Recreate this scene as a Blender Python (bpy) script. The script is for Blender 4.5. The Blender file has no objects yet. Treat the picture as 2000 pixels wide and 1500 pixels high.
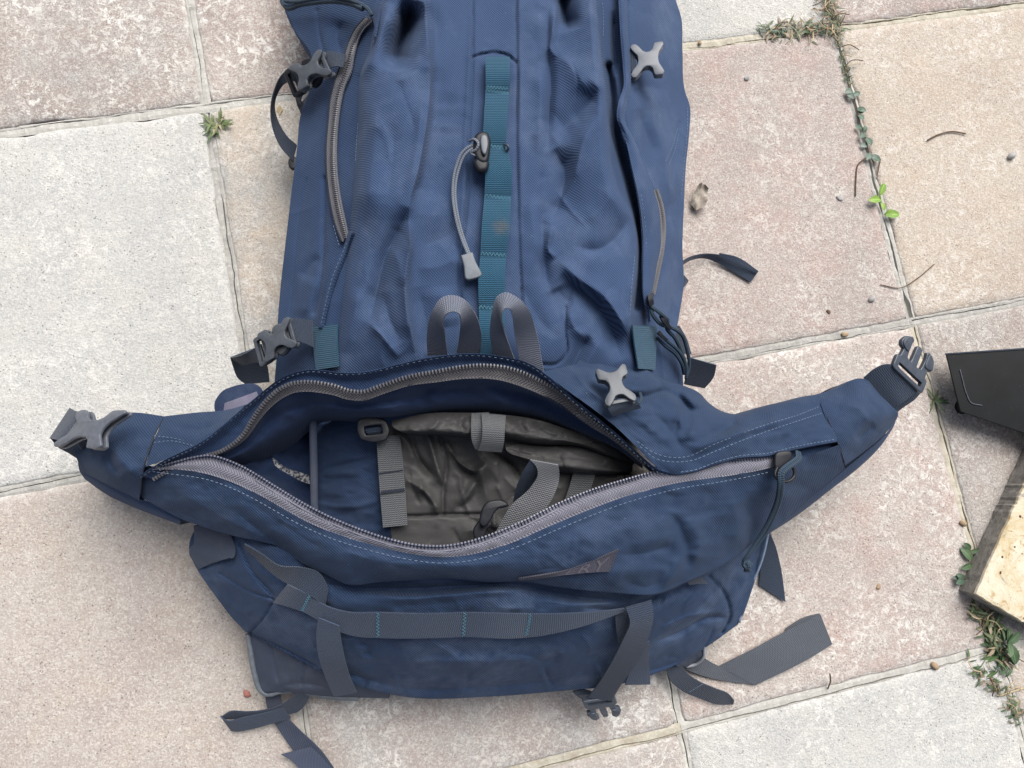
import bpy, bmesh, math, random
import numpy as np
from mathutils import Vector, Matrix, Euler

random.seed(7)
RNG = np.random.default_rng(7)
scene = bpy.context.scene

# ------------------------------------------------------------------ camera
F_PX = 1456.85                       # focal length for a 2000 px wide picture
CAM_POS = np.array([0.1737, -0.4864, 0.8510])
CAM_ROT = (0.1412, -0.1096, -0.1974)
cam_data = bpy.data.cameras.new("camera")
cam_data.sensor_width = 36.0
cam_data.lens = F_PX / 2000.0 * 36.0
cam_data.clip_start = 0.02
cam_data.clip_end = 200.0
cam = bpy.data.objects.new("camera", cam_data)
cam.location = CAM_POS
cam.rotation_euler = Euler(CAM_ROT, 'XYZ')
scene.collection.objects.link(cam)
scene.camera = cam
ROT = np.array(Euler(CAM_ROT, 'XYZ').to_matrix())

# ------------------------------------------------------------------ light: bright hazy overcast day
SUN_EL, SUN_AZ = math.radians(55), math.radians(32)      # azimuth from +Y towards +X
world = bpy.data.worlds.new("World")
scene.world = world
world.use_nodes = True
wn = world.node_tree
sky = wn.nodes.new("ShaderNodeTexSky")
sky.sky_type = 'NISHITA'
sky.sun_disc = False
sky.sun_elevation = SUN_EL
sky.sun_rotation = SUN_AZ
sky.dust_density = 4.0
sky.air_density = 1.0
hsv = wn.nodes.new("ShaderNodeHueSaturation")
hsv.inputs['Saturation'].default_value = 0.5             # cloud veil: pale sky
wn.links.new(sky.outputs[0], hsv.inputs['Color'])
bg = wn.nodes["Background"]
wn.links.new(hsv.outputs[0], bg.inputs[0])
bg.inputs[1].default_value = 0.042
sun_d = bpy.data.lights.new("sun", 'SUN')
sun_d.energy = 1.5
sun_d.angle = math.radians(48)
sun_d.color = (1.0, 0.98, 0.95)
sun = bpy.data.objects.new("sun", sun_d)
sd = Vector((math.sin(SUN_AZ) * math.cos(SUN_EL), math.cos(SUN_AZ) * math.cos(SUN_EL), math.sin(SUN_EL)))
sun.rotation_euler = sd.to_track_quat('Z', 'Y').to_euler()
sun.location = sd * 5
scene.collection.objects.link(sun)
scene.view_settings.view_transform = 'Standard'
scene.view_settings.look = 'None'
scene.view_settings.gamma = 1.0
scene.view_settings.use_curve_mapping = False
scene.view_settings.exposure = 1.68

# ------------------------------------------------------------------ helpers
COL = scene.collection

def W(p, q=None, h=None):
    """point of the place that is seen at photo position (p, q) and lies h metres above the paving"""
    if q is None:
        a = np.asarray(p, float)
        px, py, hh = a[..., 0], a[..., 1], a[..., 2]
    else:
        px, py, hh = np.asarray(p, float), np.asarray(q, float), np.asarray(h, float)
    d = np.stack([(px - 1000) / F_PX, (750 - py) / F_PX, -np.ones_like(px)], -1) @ ROT.T
    t = (hh - CAM_POS[2]) / d[..., 2]
    return CAM_POS + d * t[..., None]

def spl(pts, n, tt=None):
    """smooth curve through pts, n samples evenly spread"""
    P = np.asarray(pts, float)
    if len(P) == 2:
        t = np.linspace(0, 1, n)[:, None]
        return P[0] * (1 - t) + P[1] * t
    seg = np.sqrt(np.maximum(np.linalg.norm(np.diff(P[:, :2], axis=0), axis=1), 1e-6)) if P.shape[1] > 1 else np.ones(len(P) - 1)
    seg = np.maximum(np.linalg.norm(np.diff(P[:, :2], axis=0), axis=1), 1e-6)
    k = np.concatenate([[0], np.cumsum(seg)])
    m = np.zeros_like(P)
    d = np.diff(P, axis=0) / seg[:, None]
    m[1:-1] = (d[:-1] * seg[1:, None] + d[1:] * seg[:-1, None]) / (seg[1:] + seg[:-1])[:, None]
    m[0] = d[0]; m[-1] = d[-1]
    t = np.linspace(0, k[-1], n)
    i = np.clip(np.searchsorted(k, t, side='right') - 1, 0, len(P) - 2)
    s = ((t - k[i]) / seg[i])[:, None]
    h = seg[i][:, None]
    return ((2 * s**3 - 3 * s**2 + 1) * P[i] + (s**3 - 2 * s**2 + s) * h * m[i]
            + (-2 * s**3 + 3 * s**2) * P[i + 1] + (s**3 - s**2) * h * m[i + 1])

class VNoise:
    def __init__(self, seed):
        self.g = np.random.default_rng(seed).uniform(-1, 1, (256, 256))
    def __call__(self, x, y):
        xi = np.floor(x).astype(int); yi = np.floor(y).astype(int)
        fx = x - xi; fy = y - yi
        fx = fx * fx * fx * (fx * (fx * 6 - 15) + 10); fy = fy * fy * fy * (fy * (fy * 6 - 15) + 10)
        g = self.g
        a = g[xi % 256, yi % 256]; b = g[(xi + 1) % 256, yi % 256]
        c = g[xi % 256, (yi + 1) % 256]; d = g[(xi + 1) % 256, (yi + 1) % 256]
        return (a * (1 - fx) + b * fx) * (1 - fy) + (c * (1 - fx) + d * fx) * fy
    def fbm(self, x, y, o=3):
        r = 0; a = 1.0
        for _ in range(o):
            r = r + a * self(x, y); x = x * 2.03 + 17.3; y = y * 2.03 + 5.1; a *= .5
        return r
VN = VNoise(3)

class RBF:
    """smooth height surface through control points (px, py, h)"""
    def __init__(self, pts):
        P = np.asarray(pts, float)
        self.c = P[:, :2] / 500.0
        n = len(P)
        K = self.k(np.linalg.norm(self.c[:, None] - self.c[None], axis=-1)) + np.eye(n) * 1e-3
        A = np.zeros((n + 3, n + 3))
        A[:n, :n] = K; A[:n, n] = 1; A[:n, n + 1:] = self.c
        A[n, :n] = 1; A[n + 1:, :n] = self.c.T
        self.w = np.linalg.solve(A, np.concatenate([P[:, 2], [0, 0, 0]]))
    @staticmethod
    def k(r):
        return r
    def __call__(self, x, y):
        x = np.asarray(x, float); y = np.asarray(y, float)
        q = np.stack([x.ravel(), y.ravel()], -1) / 500.0
        K = self.k(np.sqrt(((q[:, None] - self.c[None])**2).sum(-1) + 0.004))
        n = len(self.c)
        v = K @ self.w[:n] + self.w[n] + q @ self.w[n + 1:]
        return v.reshape(x.shape)

def stroke_field(strokes, x, y):
    """sum of folds; stroke = (points, width_left, width_right, amplitude, kind)
    kind g: rounded, c: sharp crest, ends taper"""
    out = np.zeros(x.shape)
    X = x.ravel(); Y = y.ravel(); R = np.zeros(X.shape)
    for st in strokes:
        pts, wl, wr, amp = st[:4]
        kind = st[4] if len(st) > 4 else 'g'
        P = spl(pts, max(6, len(pts) * 4))
        pad = 3.2 * max(wl, wr)
        sel = np.where((X > P[:, 0].min() - pad) & (X < P[:, 0].max() + pad) & (Y > P[:, 1].min() - pad) & (Y < P[:, 1].max() + pad))[0]
        if len(sel) == 0: continue
        qx = X[sel]; qy = Y[sel]
        best = np.full(qx.shape, 1e9); side = np.zeros(qx.shape); tt = np.zeros(qx.shape)
        n = len(P) - 1
        for i in range(n):
            ax, ay = P[i]; bx, by = P[i + 1]
            dx, dy = bx - ax, by - ay
            L2 = dx * dx + dy * dy + 1e-9
            u = np.clip(((qx - ax) * dx + (qy - ay) * dy) / L2, 0, 1)
            ex = qx - ax - u * dx; ey = qy - ay - u * dy
            d = ex * ex + ey * ey
            b = d < best
            best = np.where(b, d, best)
            side = np.where(b, dx * ey - dy * ex, side)
            tt = np.where(b, (i + u) / n, tt)
        d = np.sqrt(best)
        w = np.where(side > 0, wr, wl)
        f = (.55 * np.exp(-(d / w)**2) + .45 * np.exp(-1.8 * d / w)) if kind[0] == 'g' else np.exp(-1.4 * d / w)
        if 'n' not in kind:
            f = f * np.clip(np.sin(np.pi * np.clip(tt, 0, 1)) * 1.6, 0.0, 1)
        R[sel] += amp * f
    return out + R.reshape(x.shape)

def pucker(pts, n, length, amp, seed):
    """little gathers across a seam"""
    r = random.Random(seed)
    P = spl(pts, 60); out = []
    for _ in range(n):
        i = r.randrange(1, 58)
        t = P[i + 1] - P[i - 1]; t = t / (np.linalg.norm(t) + 1e-9)
        nn = np.array([-t[1], t[0]])
        s = r.choice((-1, 1)); L = length * r.uniform(.5, 1.3)
        a = P[i]; b = P[i] + nn * s * L + t * r.uniform(-.6, .6) * L
        w = r.uniform(3.5, 8)
        out.append(([tuple(a), tuple((a + b) / 2 + t * r.uniform(-3, 3)), tuple(b)], w, w * r.uniform(.8, 1.6), amp * r.uniform(-1, 1), 'g'))
    return out

def crinkles(x0, y0, x1, y1, n, L, amp, seed, lean=1.5708, spread=.6):
    """random small sharp creases inside a photo rectangle"""
    r = random.Random(seed); out = []
    for _ in range(n):
        x = r.uniform(x0, x1); y = r.uniform(y0, y1); a = lean + r.gauss(0, spread); l = r.uniform(*L) / 2
        dx, dy = math.cos(a) * l, math.sin(a) * l; k = r.uniform(-.25, .25)
        w = r.uniform(3.5, 8)
        out.append(([(x - dx, y - dy), (x - dy * k, y + dx * k), (x + dx, y + dy)], w, w * r.uniform(.7, 2.2), amp * r.choice((-1, 1, 1)) * r.uniform(.4, 1.2), 'c'))
    return out

# ---- materials live in MAT[...] and are filled further down
MAT = {}

def mesh_obj(name, verts, faces, mat, parent=None, smooth=True, uv=None, kind=None, fixn=False):
    me = bpy.data.meshes.new(name)
    me.from_pydata([tuple(v) for v in verts], [], [tuple(f) for f in faces])
    if uv is not None:
        lay = me.uv_layers.new(name="UVMap")
        idx = np.zeros(len(me.loops), dtype=np.int32)
        me.loops.foreach_get("vertex_index", idx)
        lay.data.foreach_set("uv", np.asarray(uv, dtype=np.float32)[idx].ravel())
    if fixn:
        bm = bmesh.new(); bm.from_mesh(me)
        bmesh.ops.recalc_face_normals(bm, faces=bm.faces)
        bm.to_mesh(me); bm.free()
    if smooth:
        me.polygons.foreach_set("use_smooth", [True] * len(me.polygons))
    me.materials.append(MAT[mat] if isinstance(mat, str) else mat)
    me.update()
    ob = bpy.data.objects.new(name, me)
    COL.objects.link(ob)
    if parent is not None:
        ob.parent = parent
        ob.matrix_parent_inverse = Matrix.Translation(-Vector(parent.location)) if parent.type == 'EMPTY' else Matrix.Identity(4)
    if kind:
        ob["kind"] = kind
    return ob

def grid_faces(nv, nu, flip=False, base=0):
    f = []
    for j in range(nv - 1):
        for i in range(nu - 1):
            a = base + j * nu + i
            q = (a, a + 1, a + nu + 1, a + nu)
            f.append(q[::-1] if flip else q)
    return f

def h_of(p, base, off):
    p = tuple(p)
    if len(p) >= 3: return p[:3]
    return (p[0], p[1], float(base(np.array([p[0]]), np.array([p[1]]))[0]) + off)

def loft(name, curves, nu, nv, mat, parent, strokes=(), noise=0.0, nscale=(40, 60), base=None, off=0.0,
         skirt=None, uvrot=0.0, thick=0.0, uvarc=False, use_base=False, seed=0, kind=None, droop=None):
    """surface through several curves (each running the same way); curves hold (px, py[, h]).
    rows run across the curves (nv), columns along them (nu).
    use_base: heights come wholly from base(px,py)+off. skirt: list of (side, depth, inward)"""
    C = []
    for c in curves:
        if use_base:
            C.append(spl([(p[0], p[1], 0.0) for p in c], nu))
        else:
            C.append(spl([h_of(p, base, off) for p in c], nu))
    C = np.array(C)                                 # k, nu, 3
    k = len(C)
    if k == 2:
        t = np.linspace(0, 1, nv)[:, None, None]
        G = C[0] * (1 - t) + C[1] * t
    else:
        mean = np.linalg.norm(np.diff(C[..., :2], axis=0), axis=-1).mean(1)
        kk = np.concatenate([[0], np.cumsum(mean)])
        T = np.linspace(0, kk[-1], nv)
        # sample Hermite across curves using common parameter
        m = np.zeros_like(C); d = np.diff(C, axis=0) / mean[:, None, None]
        if k > 2:
            m[1:-1] = (d[:-1] * mean[1:, None, None] + d[1:] * mean[:-1, None, None]) / (mean[1:] + mean[:-1])[:, None, None]
        m[0] = d[0]; m[-1] = d[-1]
        i = np.clip(np.searchsorted(kk, T, side='right') - 1, 0, k - 2)
        s = ((T - kk[i]) / mean[i])[:, None, None]; hh = mean[i][:, None, None]
        G = ((2*s**3 - 3*s**2 + 1) * C[i] + (s**3 - 2*s**2 + s) * hh * m[i] + (-2*s**3 + 3*s**2) * C[i+1] + (s**3 - s**2) * hh * m[i+1])
    x, y = G[..., 0], G[..., 1]
    h = G[..., 2].copy()
    if use_base:
        h = base(x, y) + off
    if len(strokes):
        h = h + stroke_field(strokes, x, y)
    if noise:
        h = h + noise * VN.fbm(x / nscale[0] + seed * 7.7, y / nscale[1] + seed * 3.1, 3)
    P = W(x, y, h)                                  # nv, nu, 3
    rows = [P[j] for j in range(nv)]
    Pfull = P
    uvs = P[..., :2] if True else None
    # skirts: turn the edge down
    cols_l = cols_r = None
    def down(edge, depth, inward, target):
        out = []
        for f in (0.12, 0.35, 0.7, 1.0):
            e = edge.copy()
            e[:, 2] = np.maximum(edge[:, 2] - depth * f, 0.003)
            e[:, :2] += (target[:, :2] - edge[:, :2]) * inward * (f**1.6)
            out.append(e)
        return out
    G3 = P
    if skirt:
        for side, depth, inward in skirt:
            if side == 'L':
                ext = down(G3[:, 0].copy(), depth, inward, G3[:, min(G3.shape[1] - 1, 12)])
                G3 = np.concatenate([np.stack(ext[::-1], 1), G3], 1)
            elif side == 'R':
                ext = down(G3[:, -1].copy(), depth, inward, G3[:, max(0, G3.shape[1] - 13)])
                G3 = np.concatenate([G3, np.stack(ext, 1)], 1)
            elif side == 'T':
                ext = down(G3[0].copy(), depth, inward, G3[min(G3.shape[0] - 1, 12)])
                G3 = np.concatenate([np.stack(ext[::-1], 0), G3], 0)
            elif side == 'B':
                ext = down(G3[-1].copy(), depth, inward, G3[max(0, G3.shape[0] - 13)])
                G3 = np.concatenate([G3, np.stack(ext, 0)], 0)
    nv2, nu2 = G3.shape[:2]
    # uv by arc length
    du = np.concatenate([np.zeros((nv2, 1)), np.cumsum(np.linalg.norm(np.diff(G3, axis=1), axis=-1), 1)], 1)
    dv = np.concatenate([np.zeros((1, nu2)), np.cumsum(np.linalg.norm(np.diff(G3, axis=0), axis=-1), 0)], 0)
    du = du - du[:, nu2 // 2: nu2 // 2 + 1]; dv = dv - dv[nv2 // 2: nv2 // 2 + 1]
    ca, sa = math.cos(uvrot), math.sin(uvrot)
    uv = np.stack([du * ca - dv * sa, du * sa + dv * ca], -1).reshape(-1, 2)
    if not uvarc:
        uv = np.stack([G3[..., 0] * ca - G3[..., 1] * sa, G3[..., 0] * sa + G3[..., 1] * ca], -1).reshape(-1, 2)
    V = G3.reshape(-1, 3)
    # decide orientation so that normals face up
    a = G3[nv2 // 2, nu2 // 2]; b = G3[nv2 // 2, min(nu2 - 1, nu2 // 2 + 1)]; c = G3[min(nv2 - 1, nv2 // 2 + 1), nu2 // 2]
    flip = np.cross(b - a, c - a)[2] < 0
    F = grid_faces(nv2, nu2, flip)
    if thick > 0:
        # second shell along the surface normal
        gu = np.gradient(G3, axis=1); gv = np.gradient(G3, axis=0)
        N = np.cross(gu, gv); N /= (np.linalg.norm(N, axis=-1, keepdims=True) + 1e-12)
        if flip: N = -N
        V2 = (G3 - N * thick).reshape(-1, 3)
        n0 = len(V)
        F = F + [tuple(v + n0 for v in f[::-1]) for f in grid_faces(nv2, nu2, flip)]
        ring = [j * nu2 for j in range(nv2)] + [(nv2 - 1) * nu2 + i for i in range(1, nu2)] + \
               [j * nu2 + nu2 - 1 for j in range(nv2 - 2, -1, -1)] + [i for i in range(nu2 - 2, 0, -1)]
        for q in range(len(ring)):
            a_, b_ = ring[q], ring[(q + 1) % len(ring)]
            F.append((a_, b_, b_ + n0, a_ + n0) if flip else (b_, a_, a_ + n0, b_ + n0))
        V = np.concatenate([V, V2]); uv = np.concatenate([uv, uv])
    return mesh_obj(name, V, F, mat, parent, True, uv, kind)

def ribbon(name, A, B, mat, parent, base=None, off=0.002, n=None, thick=0.0013, camber=0.0, vscale=1.0, nu=6, wav=0.0):
    """webbing whose two edges run through the photo points A and B"""
    n = n or max(10, 5 * max(len(A), len(B)))
    a = W(spl([h_of(p, base, off) for p in A], n)); b = W(spl([h_of(p, base, off) for p in B], n))
    return ribbon3(name, a, b, mat, parent, thick, camber, nu, wav)

def ribbon3(name, a, b, mat, parent, thick=0.0013, camber=0.0, nu=6, wav=0.0):
    n = len(a)
    t = np.linspace(0, 1, nu)[None, :, None]
    G = a[:, None] * (1 - t) + b[:, None] * t
    gu = np.gradient(G, axis=1); gv = np.gradient(G, axis=0)
    N = np.cross(gu, gv); N /= (np.linalg.norm(N, axis=-1, keepdims=True) + 1e-12)
    if N[..., 2].mean() < 0: N = -N
    if camber: G = G + N * (camber * np.sin(np.pi * t))
    if wav:
        s = np.linspace(0, 1, n)[:, None, None]
        G = G + N * wav * np.sin(s * 9.0 + t * 2.0)
    wid = np.linalg.norm(a - b, axis=1).mean()
    L = np.concatenate([[0], np.cumsum(np.linalg.norm(np.diff((a + b) / 2, axis=0), axis=1))])
    uv = np.stack([np.broadcast_to(np.linspace(0, 1, nu)[None] * wid, (n, nu)), np.broadcast_to(L[:, None], (n, nu))], -1).reshape(-1, 2)
    c = np.cross(gu[n // 2, nu // 2], gv[n // 2, nu // 2]); flip = np.dot(c, N[n // 2, nu // 2]) < 0
    V1 = (G + N * thick * .5).reshape(-1, 3); V2 = (G - N * thick * .5).reshape(-1, 3)
    F = grid_faces(n, nu, flip)
    n0 = len(V1)
    F = F + [tuple(v + n0 for v in f[::-1]) for f in F]
    ring = [j * nu for j in range(n)] + [(n - 1) * nu + i for i in range(1, nu)] + [j * nu + nu - 1 for j in range(n - 2, -1, -1)] + [i for i in range(nu - 2, 0, -1)]
    m = len(ring)
    for q in range(m):
        a_, b_ = ring[q], ring[(q + 1) % m]
        F.append((a_, b_, b_ + n0, a_ + n0) if flip else (b_, a_, a_ + n0, b_ + n0))
    ob = mesh_obj(name, np.concatenate([V1, V2]), F, mat, parent, True, np.concatenate([uv, uv]))
    ob.data.set_sharp_from_angle(angle=math.radians(50))          # crisp webbing edges
    return ob

def flat_strip(name, centre, width_px, mat, parent, **kw):
    """webbing given by its centre line and a width in photo pixels"""
    P = np.array([p[:2] for p in centre], float)
    T = np.gradient(P, axis=0); T /= (np.linalg.norm(T, axis=1, keepdims=True) + 1e-9)
    Nn = np.stack([-T[:, 1], T[:, 0]], 1)
    wv = np.broadcast_to(np.asarray(width_px, float), (len(P),))[:, None] / 2
    A = P + Nn * wv; B = P - Nn * wv
    hs = [tuple(p[2:3]) for p in centre]
    return ribbon(name, [tuple(a) + h for a, h in zip(A, hs)], [tuple(b) + h for b, h in zip(B, hs)], mat, parent, **kw)

def tube(name, pts, r, mat, parent, base=None, off=0.002, n=None, seg=8, world_pts=False, rfun=None):
    n = n or max(12, 6 * len(pts))
    if world_pts:
        P = np.asarray(pts, float)
        P = spl(P, n)
    else:
        P = W(spl([h_of(p, base, off) for p in pts], n))
    T = np.gradient(P, axis=0); T /= (np.linalg.norm(T, axis=1, keepdims=True) + 1e-12)
    up = np.array([0.13, 0.21, 1.0]); up /= np.linalg.norm(up)
    X = np.cross(T, up); X /= (np.linalg.norm(X, axis=1, keepdims=True) + 1e-12)
    Y = np.cross(X, T)
    a = np.linspace(0, 2 * np.pi, seg, endpoint=False)
    rr = np.full(n, r) if rfun is None else np.array([rfun(i / (n - 1)) for i in range(n)])
    V = P[:, None] + rr[:, None, None] * (X[:, None] * np.cos(a)[None, :, None] + Y[:, None] * np.sin(a)[None, :, None])
    L = np.concatenate([[0], np.cumsum(np.linalg.norm(np.diff(P, axis=0), axis=1))])
    uv = np.stack([np.broadcast_to(a[None] / 6.2832, (n, seg)), np.broadcast_to(L[:, None], (n, seg))], -1).reshape(-1, 2)
    F = []
    for j in range(n - 1):
        for i in range(seg):
            F.append((j * seg + i, j * seg + (i + 1) % seg, (j + 1) * seg + (i + 1) % seg, (j + 1) * seg + i))
    F.append(tuple(range(seg))[::-1]); F.append(tuple((n - 1) * seg + i for i in range(seg)))
    return mesh_obj(name, V.reshape(-1, 3), F, mat, parent, True, uv, fixn=True)

def dashes(name, paths, mat, parent, base=None, off=0.0012, dash=0.0030, gap=0.0018, width=0.0007, height=0.0006):
    """a row of sewing stitches"""
    V = []; F = []
    for pts in paths:
        P = W(spl([h_of(p, base, off) for p in pts], 200))
        L = np.concatenate([[0], np.cumsum(np.linalg.norm(np.diff(P, axis=0), axis=1))])
        s = 0.0
        while s + dash < L[-1]:
            q = [np.array([np.interp(v, L, P[:, c]) for c in range(3)]) for v in (s, s + dash / 2, s + dash)]
            t = q[2] - q[0]; t /= (np.linalg.norm(t) + 1e-12)
            side = np.cross(t, (0, 0, 1.0)); side /= (np.linalg.norm(side) + 1e-12)
            up = np.cross(side, t)
            b = len(V)
            for c, hh in ((q[0], -height * .6), (q[1], height), (q[2], -height * .6)):
                V += [c - side * width * .5 + up * (hh - height), c - side * width * .3 + up * hh, c + side * width * .3 + up * hh, c + side * width * .5 + up * (hh - height)]
            for k in (0, 1):
                o = b + k * 4
                for m in range(3): F.append((o + m, o + m + 1, o + m + 5, o + m + 4))
            s += dash + gap * random.uniform(.8, 1.2)
    return mesh_obj(name, V, F, mat, parent, True, kind="stuff")

def bartack(name, ends_list, mat, parent, n=9, r=0.00045, amp=0.0016):
    """zigzag bar tack across webbing: ends_list of pairs of world points with a lift direction up"""
    V = []; F = []
    for (a, b) in ends_list:
        a = np.asarray(a); b = np.asarray(b)
        t = (b - a); L = np.linalg.norm(t); t /= L
        s = np.cross((0, 0, 1.0), t)
        pts = []
        for i in range(n * 2 + 1):
            f = i / (n * 2)
            pts.append(a + t * L * f + s * amp * (1 if i % 2 else -1) + np.array([0, 0, .0004]))
        for i in range(len(pts) - 1):
            p, q = pts[i], pts[i + 1]
            d = q - p; d /= np.linalg.norm(d)
            w = np.cross((0, 0, 1.0), d) * r
            bI = len(V)
            V += [p - w, p + w, q + w, q - w, p + (0, 0, r * 1.6), q + (0, 0, r * 1.6)]
            F += [(bI, bI + 4, bI + 5, bI + 3), (bI + 1, bI + 2, bI + 5, bI + 4)]
    return mesh_obj(name, V, F, mat, parent, True, kind="stuff")

def teeth(name, pts, mat, parent, base=None, off=0.001, pitch=0.0026, wid=0.0032, size=0.0015, lean=None, row='one'):
    """moulded zip teeth along a line; lean: sideways direction sign"""
    P = W(spl([h_of(p, base, off) for p in pts], 400))
    L = np.concatenate([[0], np.cumsum(np.linalg.norm(np.diff(P, axis=0), axis=1))])
    V = []; F = []; s = 0.0
    while s < L[-1]:
        c = np.array([np.interp(s, L, P[:, k]) for k in range(3)])
        c2 = np.array([np.interp(min(s + .001, L[-1]), L, P[:, k]) for k in range(3)])
        c1 = np.array([np.interp(max(s - .001, 0), L, P[:, k]) for k in range(3)])
        t = c2 - c1; t /= (np.linalg.norm(t) + 1e-12)
        side = np.cross(t, (0, 0, 1.0)); side /= (np.linalg.norm(side) + 1e-12)
        up = np.cross(side, t)
        b = len(V); a = size * .5
        for (w, q, z) in ((-wid * .5, 1.0, -1), (-wid * .5, .8, .8), (0, .85, 1.1), (wid * .5, .55, .7), (wid * .5, .6, -1)):
            for sg in (-1, 1):
                V.append(c + side * w + t * a * q * sg + up * size * .6 * z)
        for k in range(4):
            o = b + k * 2
            F.append((o, o + 1, o + 3, o + 2))
        F.append((b, b + 2, b + 4, b + 6, b + 8)); F.append((b + 1, b + 9, b + 7, b + 5, b + 3))
        s += pitch
    return mesh_obj(name, V, F, mat, parent, False, kind="stuff", fixn=True)

def plate(name, loops, thick, bevel, mat, parent, xf, warp=None, res=2):
    """outline(s) in local millimetres (outer loop plus holes) -> bevelled solid -> placed by matrix xf"""
    cu = bpy.data.curves.new(name, 'CURVE'); cu.dimensions = '2D'; cu.fill_mode = 'BOTH'
    cu.extrude = max(thick / 2 - bevel, 1e-4); cu.bevel_depth = bevel; cu.bevel_resolution = res
    for lp in loops:
        s = cu.splines.new('POLY'); s.points.add(len(lp) - 1); s.use_cyclic_u = True
        for i, p in enumerate(lp): s.points[i].co = (p[0], p[1], 0, 1)
    tmp = bpy.data.objects.new(name, cu); COL.objects.link(tmp)
    dg = bpy.context.evaluated_depsgraph_get()
    me = bpy.data.meshes.new_from_object(tmp.evaluated_get(dg))
    bpy.data.objects.remove(tmp); bpy.data.curves.remove(cu)
    bm = bmesh.new(); bm.from_mesh(me)
    bmesh.ops.remove_doubles(bm, verts=bm.verts, dist=1e-5)
    if warp:
        for v in bm.verts: v.co = warp(v.co)
    bmesh.ops.scale(bm, vec=(.001, .001, .001), verts=bm.verts)
    bmesh.ops.transform(bm, matrix=xf, verts=bm.verts)
    bmesh.ops.recalc_face_normals(bm, faces=bm.faces)
    bm.to_mesh(me); bm.free()
    for p in me.polygons: p.use_smooth = True
    me.set_sharp_from_angle(angle=math.radians(40))
    me.materials.clear(); me.materials.append(MAT[mat])
    me.name = name
    ob = bpy.data.objects.new(name, me); COL.objects.link(ob)
    if parent is not None:
        ob.parent = parent
        ob.matrix_parent_inverse = Matrix.Translation(-Vector(parent.location)) if parent.type == 'EMPTY' else Matrix.Identity(4)
    return ob

def smooth_loop(pts, n=6, sharp=(), k_=.8):
    P = np.asarray(pts, float); k = len(P); out = []
    for i in range(k):
        p0, p1, p2, p3 = P[i - 1], P[i], P[(i + 1) % k], P[(i + 2) % k]
        m1 = (p2 - p0) * .5 * k_; m2 = (p3 - p1) * .5 * k_
        if i in sharp: m1 = (p2 - p1) * .8
        if (i + 1) % k in sharp: m2 = (p2 - p1) * .8
        for j in range(n):
            s = j / n
            out.append(tuple((2*s**3-3*s**2+1)*p1 + (s**3-2*s**2+s)*m1 + (-2*s**3+3*s**2)*p2 + (s**3-s**2)*m2))
    return out

def frame_at(p_from, p_to, tilt=0.0, roll=0.0):
    """matrix whose X axis runs from world point p_from to p_to; origin at p_from; Z up-ish"""
    a = Vector(p_from); b = Vector(p_to)
    x = (b - a).normalized()
    y = Vector((0, 0, 1)).cross(x).normalized()
    z = x.cross(y)
    m = Matrix((x, y, z)).transposed().to_4x4()
    m = Matrix.Translation(a) @ m @ Matrix.Rotation(roll, 4, 'X') @ Matrix.Rotation(tilt, 4, 'Y')
    return m

def empty(name, loc, label=None, cat=None, group=None):
    o = bpy.data.objects.new(name, None); COL.objects.link(o)
    o.location = loc; o.empty_display_size = .05
    if label: o["label"] = label
    if cat: o["category"] = cat
    if group: o["group"] = group
    return o

def tag(o, label=None, cat=None, group=None, kind=None):
    if label: o["label"] = label
    if cat: o["category"] = cat
    if group: o["group"] = group
    if kind: o["kind"] = kind
    return o

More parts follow.
